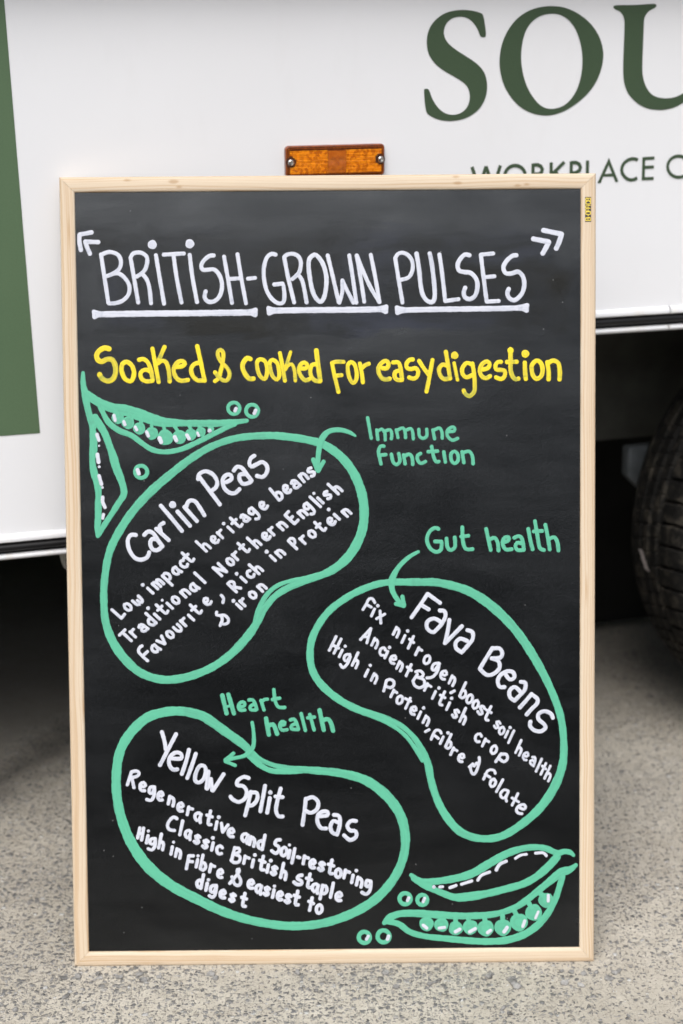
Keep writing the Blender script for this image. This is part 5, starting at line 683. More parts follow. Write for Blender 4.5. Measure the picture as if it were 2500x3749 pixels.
def ink(name, keys, mat, parent, z0=0.00006, thick=0.00014, bleed=0.35):
    """one mesh of slightly domed paint strokes lying on the panel"""
    vs, fs, th, brs = [], [], [], []
    rnd = random.Random(name)
    zi = z0
    cross = [(-1.0, 0.0), (-0.86, 0.62), (-0.5, 0.93), (0.0, 1.0), (0.5, 0.93), (0.86, 0.62), (1.0, 0.0)]
    nc = len(cross)
    for key in keys:
        for st in STROKES[key].split(";"):
            pts = [tuple(float(q) for q in t.split(",")) for t in st.split()]
            zi += 0.0000035
            if len(pts) == 1:                      # a dab
                u, v, w = pts[0]
                rr = w / 2
                n = 20
                base = len(vs)
                for lev, (fr, hz) in enumerate(((1.0, 0.0), (0.9, 0.6), (0.6, 0.95))):
                    for k in range(n):
                        t = 2 * math.pi * k / n
                        q = rr * fr * (1 + 0.035 * math.sin(3 * t + u) + 0.02 * math.sin(5 * t + v))
                        vs.append(((u + q * math.cos(t)) / 1000, REC - zi - hz * thick, (v + q * math.sin(t)) / 1000))
                        th.append((0.1, 0.0, 0.35)[lev])
                        brs += [fr * 2, u, v]
                vs.append((u / 1000, REC - zi - thick, v / 1000))
                th.append(0.1)
                brs += [0.0, u, v]
                for lev in range(2):
                    for k in range(n):
                        k2 = (k + 1) % n
                        fs.append((base + lev * n + k, base + lev * n + k2, base + (lev + 1) * n + k2, base + (lev + 1) * n + k))
                for k in range(n):
                    fs.append((base + 2 * n + k, base + 2 * n + (k + 1) % n, base + 3 * n))
                continue
            cv = catmull(pts, 1.6)
            tot = 0.0
            run = [0.0]
            for a, b_ in zip(cv, cv[1:]):
                tot += math.hypot(b_[0] - a[0], b_[1] - a[1])
                run.append(tot)
            ph = rnd.random() * 10
            drag = rnd.uniform(0.1, bleed)
            samples = []
            n = len(cv)
            def tang(i):
                a, b_ = cv[max(0, i - 1)], cv[min(n - 1, i + 1)]
                l = math.hypot(b_[0] - a[0], b_[1] - a[1]) or 1
                return (b_[0] - a[0]) / l, (b_[1] - a[1]) / l
            t0, t1 = tang(0), tang(n - 1)
            caps = [math.radians(d) for d in (88, 70, 48, 24)]
            for a in caps:
                hw = cv[0][2] / 2
                samples.append((cv[0][0] - t0[0] * hw * 0.92 * math.sin(a), cv[0][1] - t0[1] * hw * 0.92 * math.sin(a), hw * math.cos(a), t0, -hw * math.sin(a)))
            for i in range(n):
                wob = 1 + 0.035 * math.sin(run[i] * 0.31 + ph) + 0.025 * math.sin(run[i] * 0.83 + ph * 2)
                samples.append((cv[i][0], cv[i][1], cv[i][2] / 2 * wob, tang(i), run[i]))
            for a in reversed(caps):
                hw = cv[-1][2] / 2
                samples.append((cv[-1][0] + t1[0] * hw * 0.92 * math.sin(a), cv[-1][1] + t1[1] * hw * 0.92 * math.sin(a), hw * math.cos(a), t1, tot + hw * math.sin(a)))
            base = len(vs)
            for (x, y, hw, tg, s) in samples:
                px, py = -tg[1], tg[0]
                frac = min(1, max(0, s / max(tot, 1e-6)))
                e = (tot - s) / max(cv[-1][2] / 2, 0.1)          # pen lifts here: a bright blob with a thin ring before it
                k = drag * frac
                if 0.75 < e < 1.9: k += 0.30 * (1 - abs(e - 1.25) / 0.65) if abs(e - 1.25) < 0.65 else 0
                if e < 0.7: k *= 0.2
                zz = zi + 0.00006 * frac
                for c, hz in cross:
                    vs.append(((x + px * hw * c) / 1000, REC - zz - hz * thick, (y + py * hw * c) / 1000))
                    th.append(max(0, k + (0.10 if abs(c) > 0.9 else 0)))
                    brs += [c * hw * 0.55 + ph * 7, s * 0.035, ph * 3]
            m_ = len(samples)
            for i in range(m_ - 1):
                for c in range(nc - 1):
                    fs.append((base + i * nc + c, base + (i + 1) * nc + c, base + (i + 1) * nc + c + 1, base + i * nc + c + 1))
    o = mesh_obj(name, vs, fs, mat, parent, smooth=True)
    at = o.data.attributes.new("thin", 'FLOAT', 'POINT')
    at.data.foreach_set("value", th)
    at = o.data.attributes.new("brush", 'FLOAT_VECTOR', 'POINT')
    at.data.foreach_set("vector", brs)
    return o

ink("title_lettering", ["title_lettering"], WHITE_INK, board, bleed=0.45)
ink("title_underline", ["underline"], WHITE_INK, board, bleed=0.5)
ink("subtitle_lettering", ["subtitle_lettering"], YELLOW_INK, board, bleed=1.0)
for k in (1, 2, 3):
    ol = ink("bean_outline", ["bean%d" % k], GREEN_INK, board, thick=0.00016)
    ink("arrow", ["arrow%d" % k], GREEN_INK, board, z0=0.00055)
    ink("note_lettering", ["note%d" % k], GREEN_INK, board)
    ink("heading_lettering", ["heading%d" % k], WHITE_INK, board)
    ink("body_lettering", ["body%d" % k], WHITE_INK, board, bleed=0.4)
for k in ("upper_open", "upper_closed", "lower_open", "lower_closed"):
    pd = ink("pea_pod_drawing", [k], GREEN_INK, board, z0=0.00012 if "open" in k else 0.00006)
    ink("highlight", [k + "h"], WHITE_INK, pd, z0=0.00085, bleed=0.1)
for k in range(1, 8):
    pd = ink("pea_drawing", ["pea%d" % k], GREEN_INK, board)
    ink("highlight", ["peah%d" % k], WHITE_INK, pd, z0=0.0006, bleed=0.1)

# maker's sticker on the right rail, reading upwards
sx, sz0, sz1 = 0.2908, 0.8460, 0.8735
bm = bmesh.new()
box(bm, sx - 0.0033, sx + 0.0033, -0.00025, 0.0009, sz0, sz1)
sticker = bm_obj("sticker", bm, STICKER, rail_r)
GLY = {"B": (0.62, ["0,0 0,1 .42,1 .55,.86 .55,.64 .42,.52 .1,.52", ".42,.52 .57,.38 .57,.14 .42,0 0,0"]),
       "i": (0.26, ["0,0 0,.68", "0,.86 0,1"]), "-": (0.36, [".04,.48 .24,.48"]),
       "O": (0.66, [".12,0 0,.14 0,.86 .12,1 .46,1 .56,.86 .56,.14 .46,0 .12,0"]),
       "f": (0.62, ["0,0 0,.86 .1,1 .5,1", "0,.52 .42,.52"]),
       "c": (0.66, [".56,.62 .56,.86 .46,1 .12,1 0,.86 0,.14 .12,0 .46,0 .56,.14 .56,.36"]),
       "e": (0.66, ["0,.5 .56,.5 .56,.86 .46,1 .12,1 0,.86 0,.14 .12,0 .46,0 .56,.14 .56,.3"])}

def flat_strokes(bm, lines, w, to3):
    """flat-ended mitred bands; to3(x, y, k) maps to 3-D"""
    for k, pts in enumerate(lines):
        n = len(pts)
        L, Rr_ = [], []
        for i in range(n):
            d0 = Vector(pts[i]) - Vector(pts[i - 1]) if i else None
            d1 = Vector(pts[i + 1]) - Vector(pts[i]) if i < n - 1 else None
            if n > 2 and (Vector(pts[0]) - Vector(pts[-1])).length < 1e-4:
                if i == 0: d0 = Vector(pts[0]) - Vector(pts[-2])
                if i == n - 1: d1 = Vector(pts[1]) - Vector(pts[0])
            d0 = d0 or d1
            d1 = d1 or d0
            n0, n1 = Vector((-d0.y, d0.x)).normalized(), Vector((-d1.y, d1.x)).normalized()
            mt = (n0 + n1)
            mt = mt.normalized() if mt.length > 1e-6 else n0
            mt = mt / max(0.5, mt.dot(n0))
            L.append(Vector(pts[i]) + mt * w / 2)
            Rr_.append(Vector(pts[i]) - mt * w / 2)
        a = [bm.verts.new(to3(p.x, p.y, k)) for p in L]
        b = [bm.verts.new(to3(p.x, p.y, k)) for p in Rr_]
        for i in range(n - 1):
            bm.faces.new((a[i], b[i], b[i + 1], a[i + 1]))

bm = bmesh.new()
hgt = 0.0052
txt = "Bi-Office"
adv = sum(GLY[c.lower() if c not in "BO" else c][0] for c in txt)
sc_len = (sz1 - sz0 - 0.0022) / adv
pos = 0.0
for ci, ch in enumerate(txt):
    wd, lines = GLY[ch.lower() if ch not in "BO" else ch]
    ls = [[tuple(float(q) for q in t.split(",")) for t in s.split()] for s in lines]
    def to3(x, y, k, pos=pos, ci=ci):
        return (sx + hgt / 2 - (y * hgt), -0.00032 - 0.00002 * k - 0.000003 * ci, sz0 + 0.0014 + (pos + x) * sc_len)
    # work in millimetre-like units so stroke weight is even
    ls = [[(x * sc_len * 1000, y * hgt * 1000) for x, y in l] for l in ls]
    flat_strokes(bm, ls, 0.82, lambda x, y, k: to3(x / (sc_len * 1000), y / (hgt * 1000), k))
    pos += wd
bm_obj("sticker_lettering", bm, STICKER_YELLOW, rail_r)

# ------------------------------------------------------------------ van
# vinyl lettering on the van side: x, z in mm in the side panel's own plane
VINYL = {
    'S': [[(512.5, 1025.5), (511.3, 1023.7), (507.6, 1023.3), (504.6, 1024.9), (502.5, 1031.0), (497.5, 1038.6), (491.3, 1044.1), (483.9, 1046.9), (476.6, 1047.1), (468.2, 1045.2), (461.5, 1039.8), (458.6, 1032.3), (458.7, 1025.8), (462.5, 1018.1), (472.3, 1010.4), (485.9, 1002.6), (499.5, 994.8), (509.6, 985.9), (514.2, 975.8), (515.5, 963.6), (512.8, 951.3), (505.5, 940.2), (494.5, 932.6), (482.2, 928.3), (467.4, 926.8), (452.6, 928.9), (440.3, 934.7), (437.3, 938.1), (435.3, 948.1), (433.9, 963.6), (435.1, 965.2), (439.5, 965.1), (441.2, 962.4), (445.0, 952.4), (452.4, 942.3), (461.1, 936.1), (471.0, 933.9), (480.8, 935.5), (489.4, 941.6), (493.4, 952.7), (491.5, 963.9), (486.4, 970.6), (474.0, 978.1), (459.2, 985.3), (447.0, 994.2), (439.6, 1004.1), (436.8, 1016.1), (437.7, 1028.0), (442.9, 1038.8), (452.4, 1047.4), (464.4, 1052.8), (480.1, 1054.9), (494.7, 1053.8), (505.8, 1051.0), (508.3, 1048.8), (511.0, 1037.5)]],
    'O': [[(596.1, 1059.2), (613.7, 1057.7), (631.7, 1050.8), (647.5, 1040.4), (659.6, 1026.9), (666.7, 1011.2), (668.2, 996.5), (664.3, 979.6), (655.9, 963.8), (641.0, 949.2), (623.3, 938.1), (608.1, 932.7), (595.4, 930.8), (580.0, 932.5), (564.6, 938.0), (551.7, 947.3), (538.7, 963.2), (532.1, 980.0), (529.9, 995.6), (532.0, 1013.3), (538.3, 1028.6), (549.1, 1042.8), (563.8, 1052.7), (579.8, 1057.7)], [(598.9, 1050.6), (610.3, 1048.6), (622.0, 1041.5), (631.3, 1029.3), (637.6, 1012.5), (640.1, 996.8), (639.3, 978.8), (634.1, 960.7), (624.3, 947.2), (613.0, 940.5), (600.2, 938.5), (589.9, 940.5), (579.5, 947.9), (567.6, 963.9), (560.8, 981.9), (558.0, 999.8), (559.3, 1017.5), (564.3, 1032.9), (572.8, 1042.8), (583.9, 1048.7)]],
    'U': [[(678.4, 1057.4), (678.9, 1058.9), (681.7, 1060.0), (707.1, 1060.0), (732.6, 1061.6), (735.4, 1061.3), (737.2, 1059.5), (736.0, 1057.4), (732.9, 1055.8), (727.3, 1053.4), (723.3, 1049.4), (721.0, 1044.5), (720.8, 1040.3), (721.1, 1010.7), (721.3, 985.9), (722.5, 976.5), (725.5, 967.7), (730.3, 959.5), (736.4, 953.7), (744.6, 950.1), (756.3, 948.7), (768.0, 949.7), (780.0, 954.3), (789.2, 961.1), (795.9, 972.4), (797.8, 988.2), (797.0, 1022.6), (795.8, 1042.5), (793.7, 1049.9), (787.7, 1054.3), (779.5, 1056.7), (777.2, 1058.6), (778.6, 1060.4), (797.4, 1061.3), (819.1, 1063.5), (821.4, 1061.7), (819.4, 1059.2), (810.8, 1056.1), (804.5, 1051.8), (802.0, 1045.6), (802.8, 1022.6), (803.9, 985.0), (802.0, 968.6), (795.6, 953.4), (786.5, 946.0), (780.7, 942.9), (768.7, 937.4), (754.2, 934.8), (746.9, 934.9), (732.3, 936.4), (720.5, 941.1), (710.0, 948.5), (702.4, 956.8), (697.5, 967.5), (695.4, 979.9), (694.9, 998.5), (694.8, 1023.2), (694.5, 1040.3), (693.3, 1045.2), (690.6, 1050.1), (686.9, 1053.1), (682.7, 1054.4), (679.4, 1055.9)]],
    'A': [[(680.9, 878.3), (695.6, 848.3), (690.9, 848.3), (687.9, 855.1), (674.0, 855.1), (671.2, 847.6), (666.3, 847.6)], [(680.9, 869.2), (685.9, 858.8), (676.2, 858.5)]],
}
VINYL_LINES = [
    (4.18, [(721.1, 874.0), (719.2, 875.2), (715.9, 876.0), (712.6, 876.1), (707.7, 874.9), (702.9, 871.8), (700.0, 867.7), (699.2, 863.0), (700.4, 858.2), (704.2, 853.7), (708.9, 850.8), (713.1, 849.9), (717.2, 850.4), (719.6, 851.4), (721.5, 852.4)]),
    (4.18, [(729.4, 877.6), (730.0, 849.0)]),
    (3.86, [(729.5, 875.9), (744.3, 876.3)]),
    (3.86, [(730.1, 865.0), (744.1, 865.1)]),
    (3.86, [(729.9, 850.9), (744.6, 851.0)]),
    (4.02, [(794.5, 864.1), (793.8, 867.5), (792.0, 870.7), (789.4, 873.6), (786.1, 875.7), (782.3, 877.2), (778.2, 877.7), (774.2, 877.4), (770.6, 876.1), (767.5, 874.2), (765.2, 871.4), (763.8, 868.3), (763.5, 864.9), (764.2, 861.5), (766.0, 858.3), (768.6, 855.4), (771.9, 853.3), (775.7, 851.8), (779.8, 851.3), (783.8, 851.6), (787.5, 852.8), (790.6, 854.8), (792.9, 857.5), (794.3, 860.7), (794.5, 864.1)]),
    (4.26, [(497.2, 872.3), (506.8, 845.5)]),
    (4.26, [(515.5, 872.5), (506.8, 845.5)]),
    (4.26, [(515.5, 872.5), (525.8, 845.4)]),
    (4.26, [(534.4, 873.0), (525.8, 845.4)]),
    (4.14, [(568.1, 859.7), (567.5, 862.9), (566.1, 865.9), (563.8, 868.6), (560.9, 870.6), (557.6, 871.9), (554.0, 872.4), (550.5, 872.1), (547.2, 870.9), (544.5, 869.1), (542.4, 866.6), (541.1, 863.7), (540.7, 860.5), (541.2, 857.4), (542.7, 854.4), (545.0, 851.7), (547.8, 849.7), (551.1, 848.3), (554.7, 847.8), (558.3, 848.1), (561.5, 849.3), (564.3, 851.1), (566.4, 853.5), (567.7, 856.6), (568.1, 859.7)]),
    (4.26, [(577.9, 874.1), (578.6, 846.4)]),
    (4.26, [(578.0, 872.3), (584.3, 872.3), (588.5, 870.4), (590.7, 866.7), (589.3, 862.5), (585.2, 861.0), (578.3, 861.1)]),
    (4.26, [(583.5, 861.1), (593.3, 846.4)]),
    (4.26, [(602.3, 874.8), (603.0, 846.7)]),
    (4.26, [(620.1, 874.8), (604.6, 861.0)]),
    (4.26, [(608.1, 863.5), (621.7, 846.6)]),
    (4.26, [(629.4, 875.3), (630.2, 846.9)]),
    (4.26, [(629.4, 873.7), (636.1, 873.7), (640.3, 871.6), (642.2, 867.8), (641.0, 863.9), (636.6, 861.6), (629.9, 860.5)]),
    (4.26, [(651.6, 875.7), (652.3, 847.2)]),
    (4.26, [(652.2, 849.1), (662.1, 849.4)]),
]

vd, vn = Vector(POSE["vd"]), Vector(POSE["vn"])
van = bpy.data.objects.new("catering_van", None)
van.empty_display_size = 0.2
link(van)
VM = Matrix((vd, vn, Vector((0, 0, 1)))).transposed().to_4x4()
VM.translation = Vector(POSE["VO"])
van.matrix_world = VM
tag(van, "white catering van with dark green lettering and an amber side reflector behind the chalkboard", "van")

XL, XR, XS = -2.6, 1.95, 0.42          # ends of the side, and the step up to the wheel arch
ZS, ZA, ZT = 0.4515, 0.6774, 2.45      # sill, arch edge, roof
BAND = 0.0098
bm = bmesh.new()
loop = [(XL, ZS + BAND), (XS, ZS + BAND), (XS, ZA + BAND), (XR, ZA + BAND), (XR, ZT), (XL, ZT)]
prism(bm, loop, 0.0, 0.03)
body = bm_obj("side_panel", bm, VAN, van)
bm = bmesh.new()
box(bm, XL, XR, 0.031, 2.0, ZT - 0.04, ZT)
box(bm, XL, XR, 1.96, 2.0, 0.30, ZT - 0.041)
box(bm, XL, XL + 0.03, 0.031, 1.959, 0.46, ZT - 0.041)
box(bm, XR - 0.03, XR, 0.031, 1.959, 0.72, ZT - 0.041)
bm_obj("body_shell", bm, VAN, van)

def sweep(name, prof, mat, lo_dz=0.0, x_joint=0.7757, smooth=True, split=True):
    """profile (y, dz below the edge line) along sill, step and arch; cut at the joint"""
    objs = []
    def run(path):
        vs, fs = [], []
        n = len(prof)
        for (x, z, ux, uz) in path:
            for y, dz in prof:
                vs.append((x + ux * dz, y, z + uz * dz))
        m_ = len(path)
        for i in range(m_ - 1):
            for j in range(n):
                k = (j + 1) % n
                fs.append((i * n + j, i * n + k, (i + 1) * n + k, (i + 1) * n + j))
        fs.append(tuple(range(n)))
        fs.append(tuple(reversed(range((m_ - 1) * n, m_ * n))))
        return vs, fs
    xs = [XL + (XS - XL) * i / 30 for i in range(30)]
    pa = [(x, ZS, 0, 1) for x in xs] + [(XS, ZS, 1, 1), (XS, ZA, 1, 1)]
    pb = [(XS + (x_joint - XS) * i / 8, ZA, 0, 1) for i in range(1, 8)]
    ends = [(x_joint - 0.0009, ZA, 0, 1), (x_joint + 0.0009, ZA, 0, 1)]
    pc = [(x_joint + (XR - x_joint) * i / 12, ZA, 0, 1) for i in range(1, 13)]
    if split:
        v1, f1 = run(pa + pb + [ends[0]])
        v2, f2 = run([ends[1]] + pc)
    else:
        v1, f1 = run(pa + pb + ends + pc)
        v2, f2 = [], []
    fs = f1 + [tuple(i + len(v1) for i in f) for f in f2]
    o = mesh_obj(name, v1 + v2, fs, mat, van)
    b2 = bmesh.new()
    b2.from_mesh(o.data)
    bmesh.ops.recalc_face_normals(b2, faces=b2.faces)
    b2.to_mesh(o.data)
    b2.free()
    for p in o.data.polygons:
        p.use_smooth = smooth and len(p.vertices) == 4
    o.data.set_sharp_from_angle(angle=math.radians(40))
    return o

arc = [math.radians(a) for a in (0, 20, 40, 60, 80, 100, 120, 140, 160, 180)]
sweep("edge_moulding", [(0.02, BAND - 0.0002), (-0.0005, BAND - 0.0002), (-0.0028, BAND - 0.0012), (-0.0052, 0.0064), (-0.0064, 0.0036), (-0.0062, 0.0012), (-0.0048, 0.0), (0.02, 0.0)], TRIM)
sweep("rubber_strip", [(0.02, -0.0002), (0.0008, -0.0002)] + [(0.0008 - 0.0068 * math.sin(a), -0.0014 - 0.0052 + 0.0052 * math.cos(a)) for a in arc[1:-1]] + [(0.0012, -0.0126), (0.0012, -0.0148), (0.02, -0.0148)], RUBBER, split=False)
sweep("lower_trim", [(0.02, -0.0150)] + [(0.002 - 0.0060 * math.sin(a), -0.0150 - 0.0038 + 0.0038 * math.cos(a)) for a in arc] + [(0.02, -0.0226)], TRIM)

# vinyl: green panel, serif name, sans line
def fill_poly(bm, loops, y, holes=True):
    es = []
    for lp in loops:
        v = [bm.verts.new((x / 1000, y, z / 1000)) for x, z in lp]
        es += [bm.edges.new((v[i], v[(i + 1) % len(v)])) for i in range(len(v))]
    bmesh.ops.triangle_fill(bm, use_beauty=True, use_dissolve=False, edges=es)

def smooth_loop(lp, it=2):
    for _ in range(it):
        out = []
        for i in range(len(lp)):
            a, b_ = lp[i], lp[(i + 1) % len(lp)]
            out += [(0.75 * a[0] + 0.25 * b_[0], 0.75 * a[1] + 0.25 * b_[1]), (0.25 * a[0] + 0.75 * b_[0], 0.25 * a[1] + 0.75 * b_[1])]
        lp = out
    return lp

bm = bmesh.new()
vs_ = [bm.verts.new(p) for p in ((-0.78, -0.0006, 0.582), (-0.0425, -0.0006, 0.5812), (-0.0516, -0.0006, 1.085), (-0.0516, -0.0006, 2.1), (-0.78, -0.0006, 2.1))]
bm.faces.new(vs_)
bm_obj("green_vinyl_panel", bm, VINYL_SHEEN, van)

bm = bmesh.new()
for k in ("S", "O", "U"):
    fill_poly(bm, [smooth_loop(l) for l in VINYL[k]], -0.0006)
for f in bm.faces:
    f.normal_update()
bm_obj("name_lettering", bm, VINYL_LETTER, van)

bm = bmesh.new()
fill_poly(bm, VINYL["A"], -0.0006)
for k, (w, pts) in enumerate(VINYL_LINES):
    flat_strokes(bm, [pts], w, lambda x, z, kk, k=k: (x / 1000, -0.0006 - 0.00001 * (k + 1), z / 1000))
bm_obj("tagline_lettering", bm, VINYL_LETTER, van)

# serving shelf just above the picture
bm = bmesh.new()
box(bm, -1.9, 1.5, -0.055, -0.001, 1.128, 1.150)
bevel_all(bm, 0.004)
bm_obj("serving_shelf", bm, SHELF, van)

# amber side marker: housing, two prism fields, window, two rivets
rx0, rx1, rz0, rz1 = 0.2605, 0.3830, 0.8660, 0.9032
def rrect(x0, x1, z0, z1, r, n=6):
    out = []
    for cx, cz, a0 in ((x1 - r, z1 - r, 0), (x0 + r, z1 - r, 90), (x0 + r, z0 + r, 180), (x1 - r, z0 + r, 270)):
        for k in range(n + 1):
            a = math.radians(a0 + 90 * k / n)
            out.append((cx + r * math.cos(a), cz + r * math.sin(a)))
    return out

bm = bmesh.new()
tiers = [(0.0, 0.0), (-0.005, 0.0), (-0.0062, 0.0008), (-0.0066, 0.0018), (-0.0056, 0.0024), (-0.0056, 0.0030), (-0.0074, 0.0036), (-0.0074, 0.0042), (-0.0060, 0.0046)]
rings_ = []
for y, ins in tiers:
    rings_.append([bm.verts.new((x, y, z)) for x, z in rrect(rx0 + ins, rx1 - ins, rz0 + ins, rz1 - ins, max(0.0006, 0.0048 - ins * 0.8))])
for A_, B_ in zip(rings_, rings_[1:]):
    for i in range(len(A_)):
        bm.faces.new((A_[i], B_[i], B_[(i + 1) % len(A_)], A_[(i + 1) % len(A_)]))
bm.faces.new(rings_[-1])
reflector = bm_obj("side_reflector", bm, LENS_BASE, van)

def prisms(x0, x1, z0, z1, nx, nz, cut, name, slant):
    bm = bmesh.new()
    dx, dz = (x1 - x0) / nx, (z1 - z0) / nz
    for i in range(nx):
        for j in range(nz):
            cx, cz = x0 + (i + 0.5) * dx, z0 + (j + 0.5) * dz
            if cut and math.hypot(cx - cut[0], cz - cut[1]) < cut[2]:
                continue
            q = [bm.verts.new((cx + a * dx * 0.5, -0.0066, cz + b_ * dz * 0.5)) for a, b_ in ((-1, -1), (1, -1), (1, 1), (-1, 1))]
            ap = bm.verts.new((cx + slant * dx * 0.3 * (1 if j % 2 else -1), -0.0066 - 0.0011, cz + 0.15 * dz))
            for k in range(4):
                bm.faces.new((q[k], q[(k + 1) % 4], ap))
    return bm_obj(name, bm, LENS, reflector)

zm = (rz0 + rz1) / 2
rv = ((rx0 + 0.0061, zm - 0.0004), (rx1 - 0.0056, zm + 0.0004))
prisms(rx0 + 0.0052, rx0 + 0.0515, rz0 + 0.0045, rz1 - 0.0060, 24, 13, (rv[0][0], rv[0][1], 0.0062), "prism_field", 1)
prisms(rx0 + 0.0742, rx1 - 0.0045, rz0 + 0.0045, rz1 - 0.0060, 24, 13, (rv[1][0], rv[1][1], 0.0062), "prism_field", -1)
bm = bmesh.new()
box(bm, rx0 + 0.0518, rx0 + 0.0739, -0.0068, -0.0058, rz0 + 0.0050, rz1 - 0.0068)
for cx in (rx0 + 0.0573, rx0 + 0.0684):
    for cz in (zm - 0.0068, zm + 0.0056):
        box(bm, cx - 0.0034, cx + 0.0034, -0.00745, -0.00685, cz - 0.0030, cz + 0.0030)
        box(bm, cx - 0.0014, cx + 0.0014, -0.00800, -0.0075, cz - 0.0014, cz + 0.0014)
for k in range(5):
    box(bm, rx0 + 0.0600 + k * 0.0012, rx0 + 0.0604 + k * 0.0012, -0.0074, -0.00682, zm - 0.0036, zm + 0.0026)
bm_obj("marker_window", bm, LENS_MID, reflector)
for cx, cz in rv:
    bm = bmesh.new()
    lathe(bm, [(0.0058, -0.0062), (0.0058, -0.0071), (0.0052, -0.0073), (0.0052, -0.0062)], 28, cx, cz)
    bm_obj("rivet_recess", bm, DARK, reflector, True)
    bm = bmesh.new()
    lathe(bm, [(0.0040, -0.0061), (0.0040, -0.0078), (0.0034, -0.0092), (0.0024, -0.0098), (0.0016, -0.0099), (0.0013, -0.0094), (0.0011, -0.0076), (0.0, -0.0076)], 28, cx, cz)
    bm_obj("rivet", bm, CHROME, reflector, True)

# underside
bm = bmesh.new()
box(bm, XL + 0.05, XS - 0.01, 0.10, 1.95, 0.50, 0.62)
box(bm, XS - 0.009, XR - 0.05, 0.62, 1.95, 0.50, 0.62)
box(bm, XS - 0.009, XR - 0.05, 0.05, 0.619, 0.80, 0.86)
box(bm, XL + 0.1, XR - 0.1, 0.62, 0.70, 0.36, 0.499)
box(bm, XS + 0.03, XR - 0.1, 0.56, 0.61, 0.02, 0.499)  # black plate added to stand for the dark void under the arch
box(bm, XL + 0.1, XR - 0.1, 1.30, 1.38, 0.36, 0.499)
box(bm, XL + 0.1, XR - 0.1, 1.90, 1.955, 0.12, 0.499)  # far skirt, added to keep light from coming in behind
box(bm, XL + 0.1, XL + 0.16, 0.12, 1.89, 0.14, 0.499)
bm_obj("underbody_and_blockers", bm, UNDER, van)
bm = bmesh.new()
box(bm, XS + 0.02, XR - 0.06, 0.40, 0.43, 0.4025, 0.79)
bm_obj("arch_liner", bm, LINER, van)
bm = bmesh.new()
prism(bm, [(0.882, 0.4170), (1.12, 0.4170), (1.12, 0.300), (0.955, 0.300), (0.918, 0.334), (0.882, 0.3700)], 0.290, 0.316)
bevel_all(bm, 0.005, 3)
bm_obj("axle_bracket", bm, BRACKET, van, True)
bm = bmesh.new()
prism(bm, [(-0.0245, 0.445), (0.09, 0.445), (0.09, 0.386), (-0.008, 0.3858), (-0.0175, 0.390), (-0.0215, 0.412)], 0.060, 0.085)
bevel_all(bm, 0.003)
bm_obj("jacking_bracket", bm, CONCRETE_GREY, van)

# wheel
AX, AZ, RT = 1.172, 0.324, 0.333
Y_OUT, Y_IN = 0.030, 0.225
wheel = bpy.data.objects.new("wheel", None)
link(wheel, van)
wheel.location = (AX, 0, AZ)
prof = []
wd = Y_IN - Y_OUT
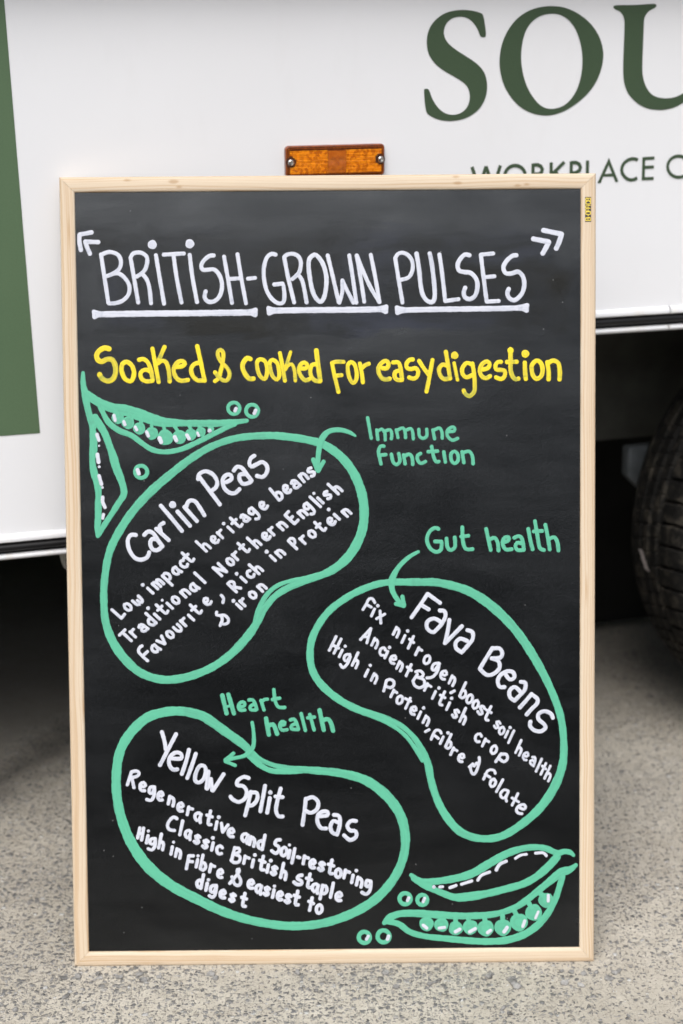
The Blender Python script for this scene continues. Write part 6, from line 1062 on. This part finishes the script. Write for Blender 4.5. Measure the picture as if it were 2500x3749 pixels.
# inner sidewall, tread, outer sidewall : (radius, y, tread coordinate or None)
prof += [(0.205, Y_IN - 0.020, None), (0.225, Y_IN - 0.006, None), (0.255, Y_IN + 0.002, None), (0.280, Y_IN, None), (0.296, Y_IN - 0.006, None), (0.305, Y_IN - 0.012, None)]
NT = 44
for k in range(NT + 1):
    t = k / NT                                  # 0 inner .. 1 outer
    y = Y_IN - 0.016 - (wd - 0.032) * t
    e = abs(t - 0.5) * 2
    prof.append((RT - 0.010 * max(0, (e - 0.62) / 0.38) ** 2, y, t))
prof += [(0.305, Y_OUT + 0.012, None), (0.296, Y_OUT + 0.006, None), (0.280, Y_OUT, None), (0.255, Y_OUT - 0.002, None), (0.225, Y_OUT + 0.006, None), (0.205, Y_OUT + 0.020, None)]
NTH = 1152
BL = 64
vs, fs = [], []
for i in range(NTH):
    th_ = 2 * math.pi * i / NTH
    for (r, y, t) in prof:
        dr = 0.0
        if t is not None:
            for gpos in (0.14, 0.30, 0.44, 0.60):
                if abs(t - gpos) < 0.018: dr = 0.006
            if t > 0.62:
                ph = (th_ / (2 * math.pi) * BL + 0.22 * math.sin((t - 0.62) * 4)) % 1.0
                if ph < 0.17: dr = 0.0065
            elif t < 0.60:
                ph = (th_ / (2 * math.pi) * BL * 1.5 + t * 2.2) % 1.0
                if ph < 0.10 and 0.16 < t: dr = max(dr, 0.003)
        elif r > 0.29 and y < 0.1:
            ph = (th_ / (2 * math.pi) * BL + 0.22) % 1.0
            if ph < 0.17: dr = 0.004
        vs.append(((r - dr) * math.cos(th_), y, (r - dr) * math.sin(th_)))
npf = len(prof)
for i in range(NTH):
    j = (i + 1) % NTH
    for k in range(npf - 1):
        fs.append((i * npf + k, i * npf + k + 1, j * npf + k + 1, j * npf + k))
tyre = mesh_obj("tyre", vs, fs, TYRE, wheel)
bm = bmesh.new()
lathe(bm, [(0.206, Y_OUT + 0.02), (0.198, Y_OUT + 0.022), (0.190, Y_OUT + 0.045), (0.150, Y_OUT + 0.060), (0.135, Y_OUT + 0.045), (0.075, Y_OUT + 0.040), (0.070, Y_OUT + 0.020), (0.0, Y_OUT + 0.018)], 64)
lathe(bm, [(0.206, Y_IN - 0.02), (0.180, Y_IN - 0.05), (0.150, Y_OUT + 0.075), (0.0, Y_OUT + 0.075)], 64)
rim = bm_obj("rim", bm, STEEL, wheel, True)
for k in range(5):
    a = 2 * math.pi * k / 5
    bm = bmesh.new()
    lathe(bm, [(0.011, Y_OUT + 0.044), (0.011, Y_OUT + 0.026), (0.008, Y_OUT + 0.022), (0.0, Y_OUT + 0.022)], 6, 0.055 * 1.75 * math.cos(a), 0.055 * 1.75 * math.sin(a))
    bm_obj("wheel_nut", bm, CHROME, wheel)
# pale scuff painted on the tread, left of the axle
vs, fs = [], []
for k in range(9):
    a = math.radians(189.5 - k * 0.62)
    wv = 0.0068 + 0.0022 * math.sin(k * 2.1)
    for s in (-1, 1):
        vs.append(((RT + 0.0009) * math.cos(a), 0.142 + k * 0.0022 + s * wv, (RT + 0.0009) * math.sin(a)))
for k in range(8):
    fs.append((2 * k, 2 * k + 1, 2 * k + 3, 2 * k + 2))
mesh_obj("chalk_mark", vs, fs, MARK, tyre)
# far wheel, same build
for src in (wheel,):
    far = src.copy()
    COL.objects.link(far)
    far.location = (AX, 1.99, AZ)
    far.rotation_euler = (0, 0, math.pi)
    for ch in src.children:
        c2 = ch.copy()
        COL.objects.link(c2)
        c2.parent = far
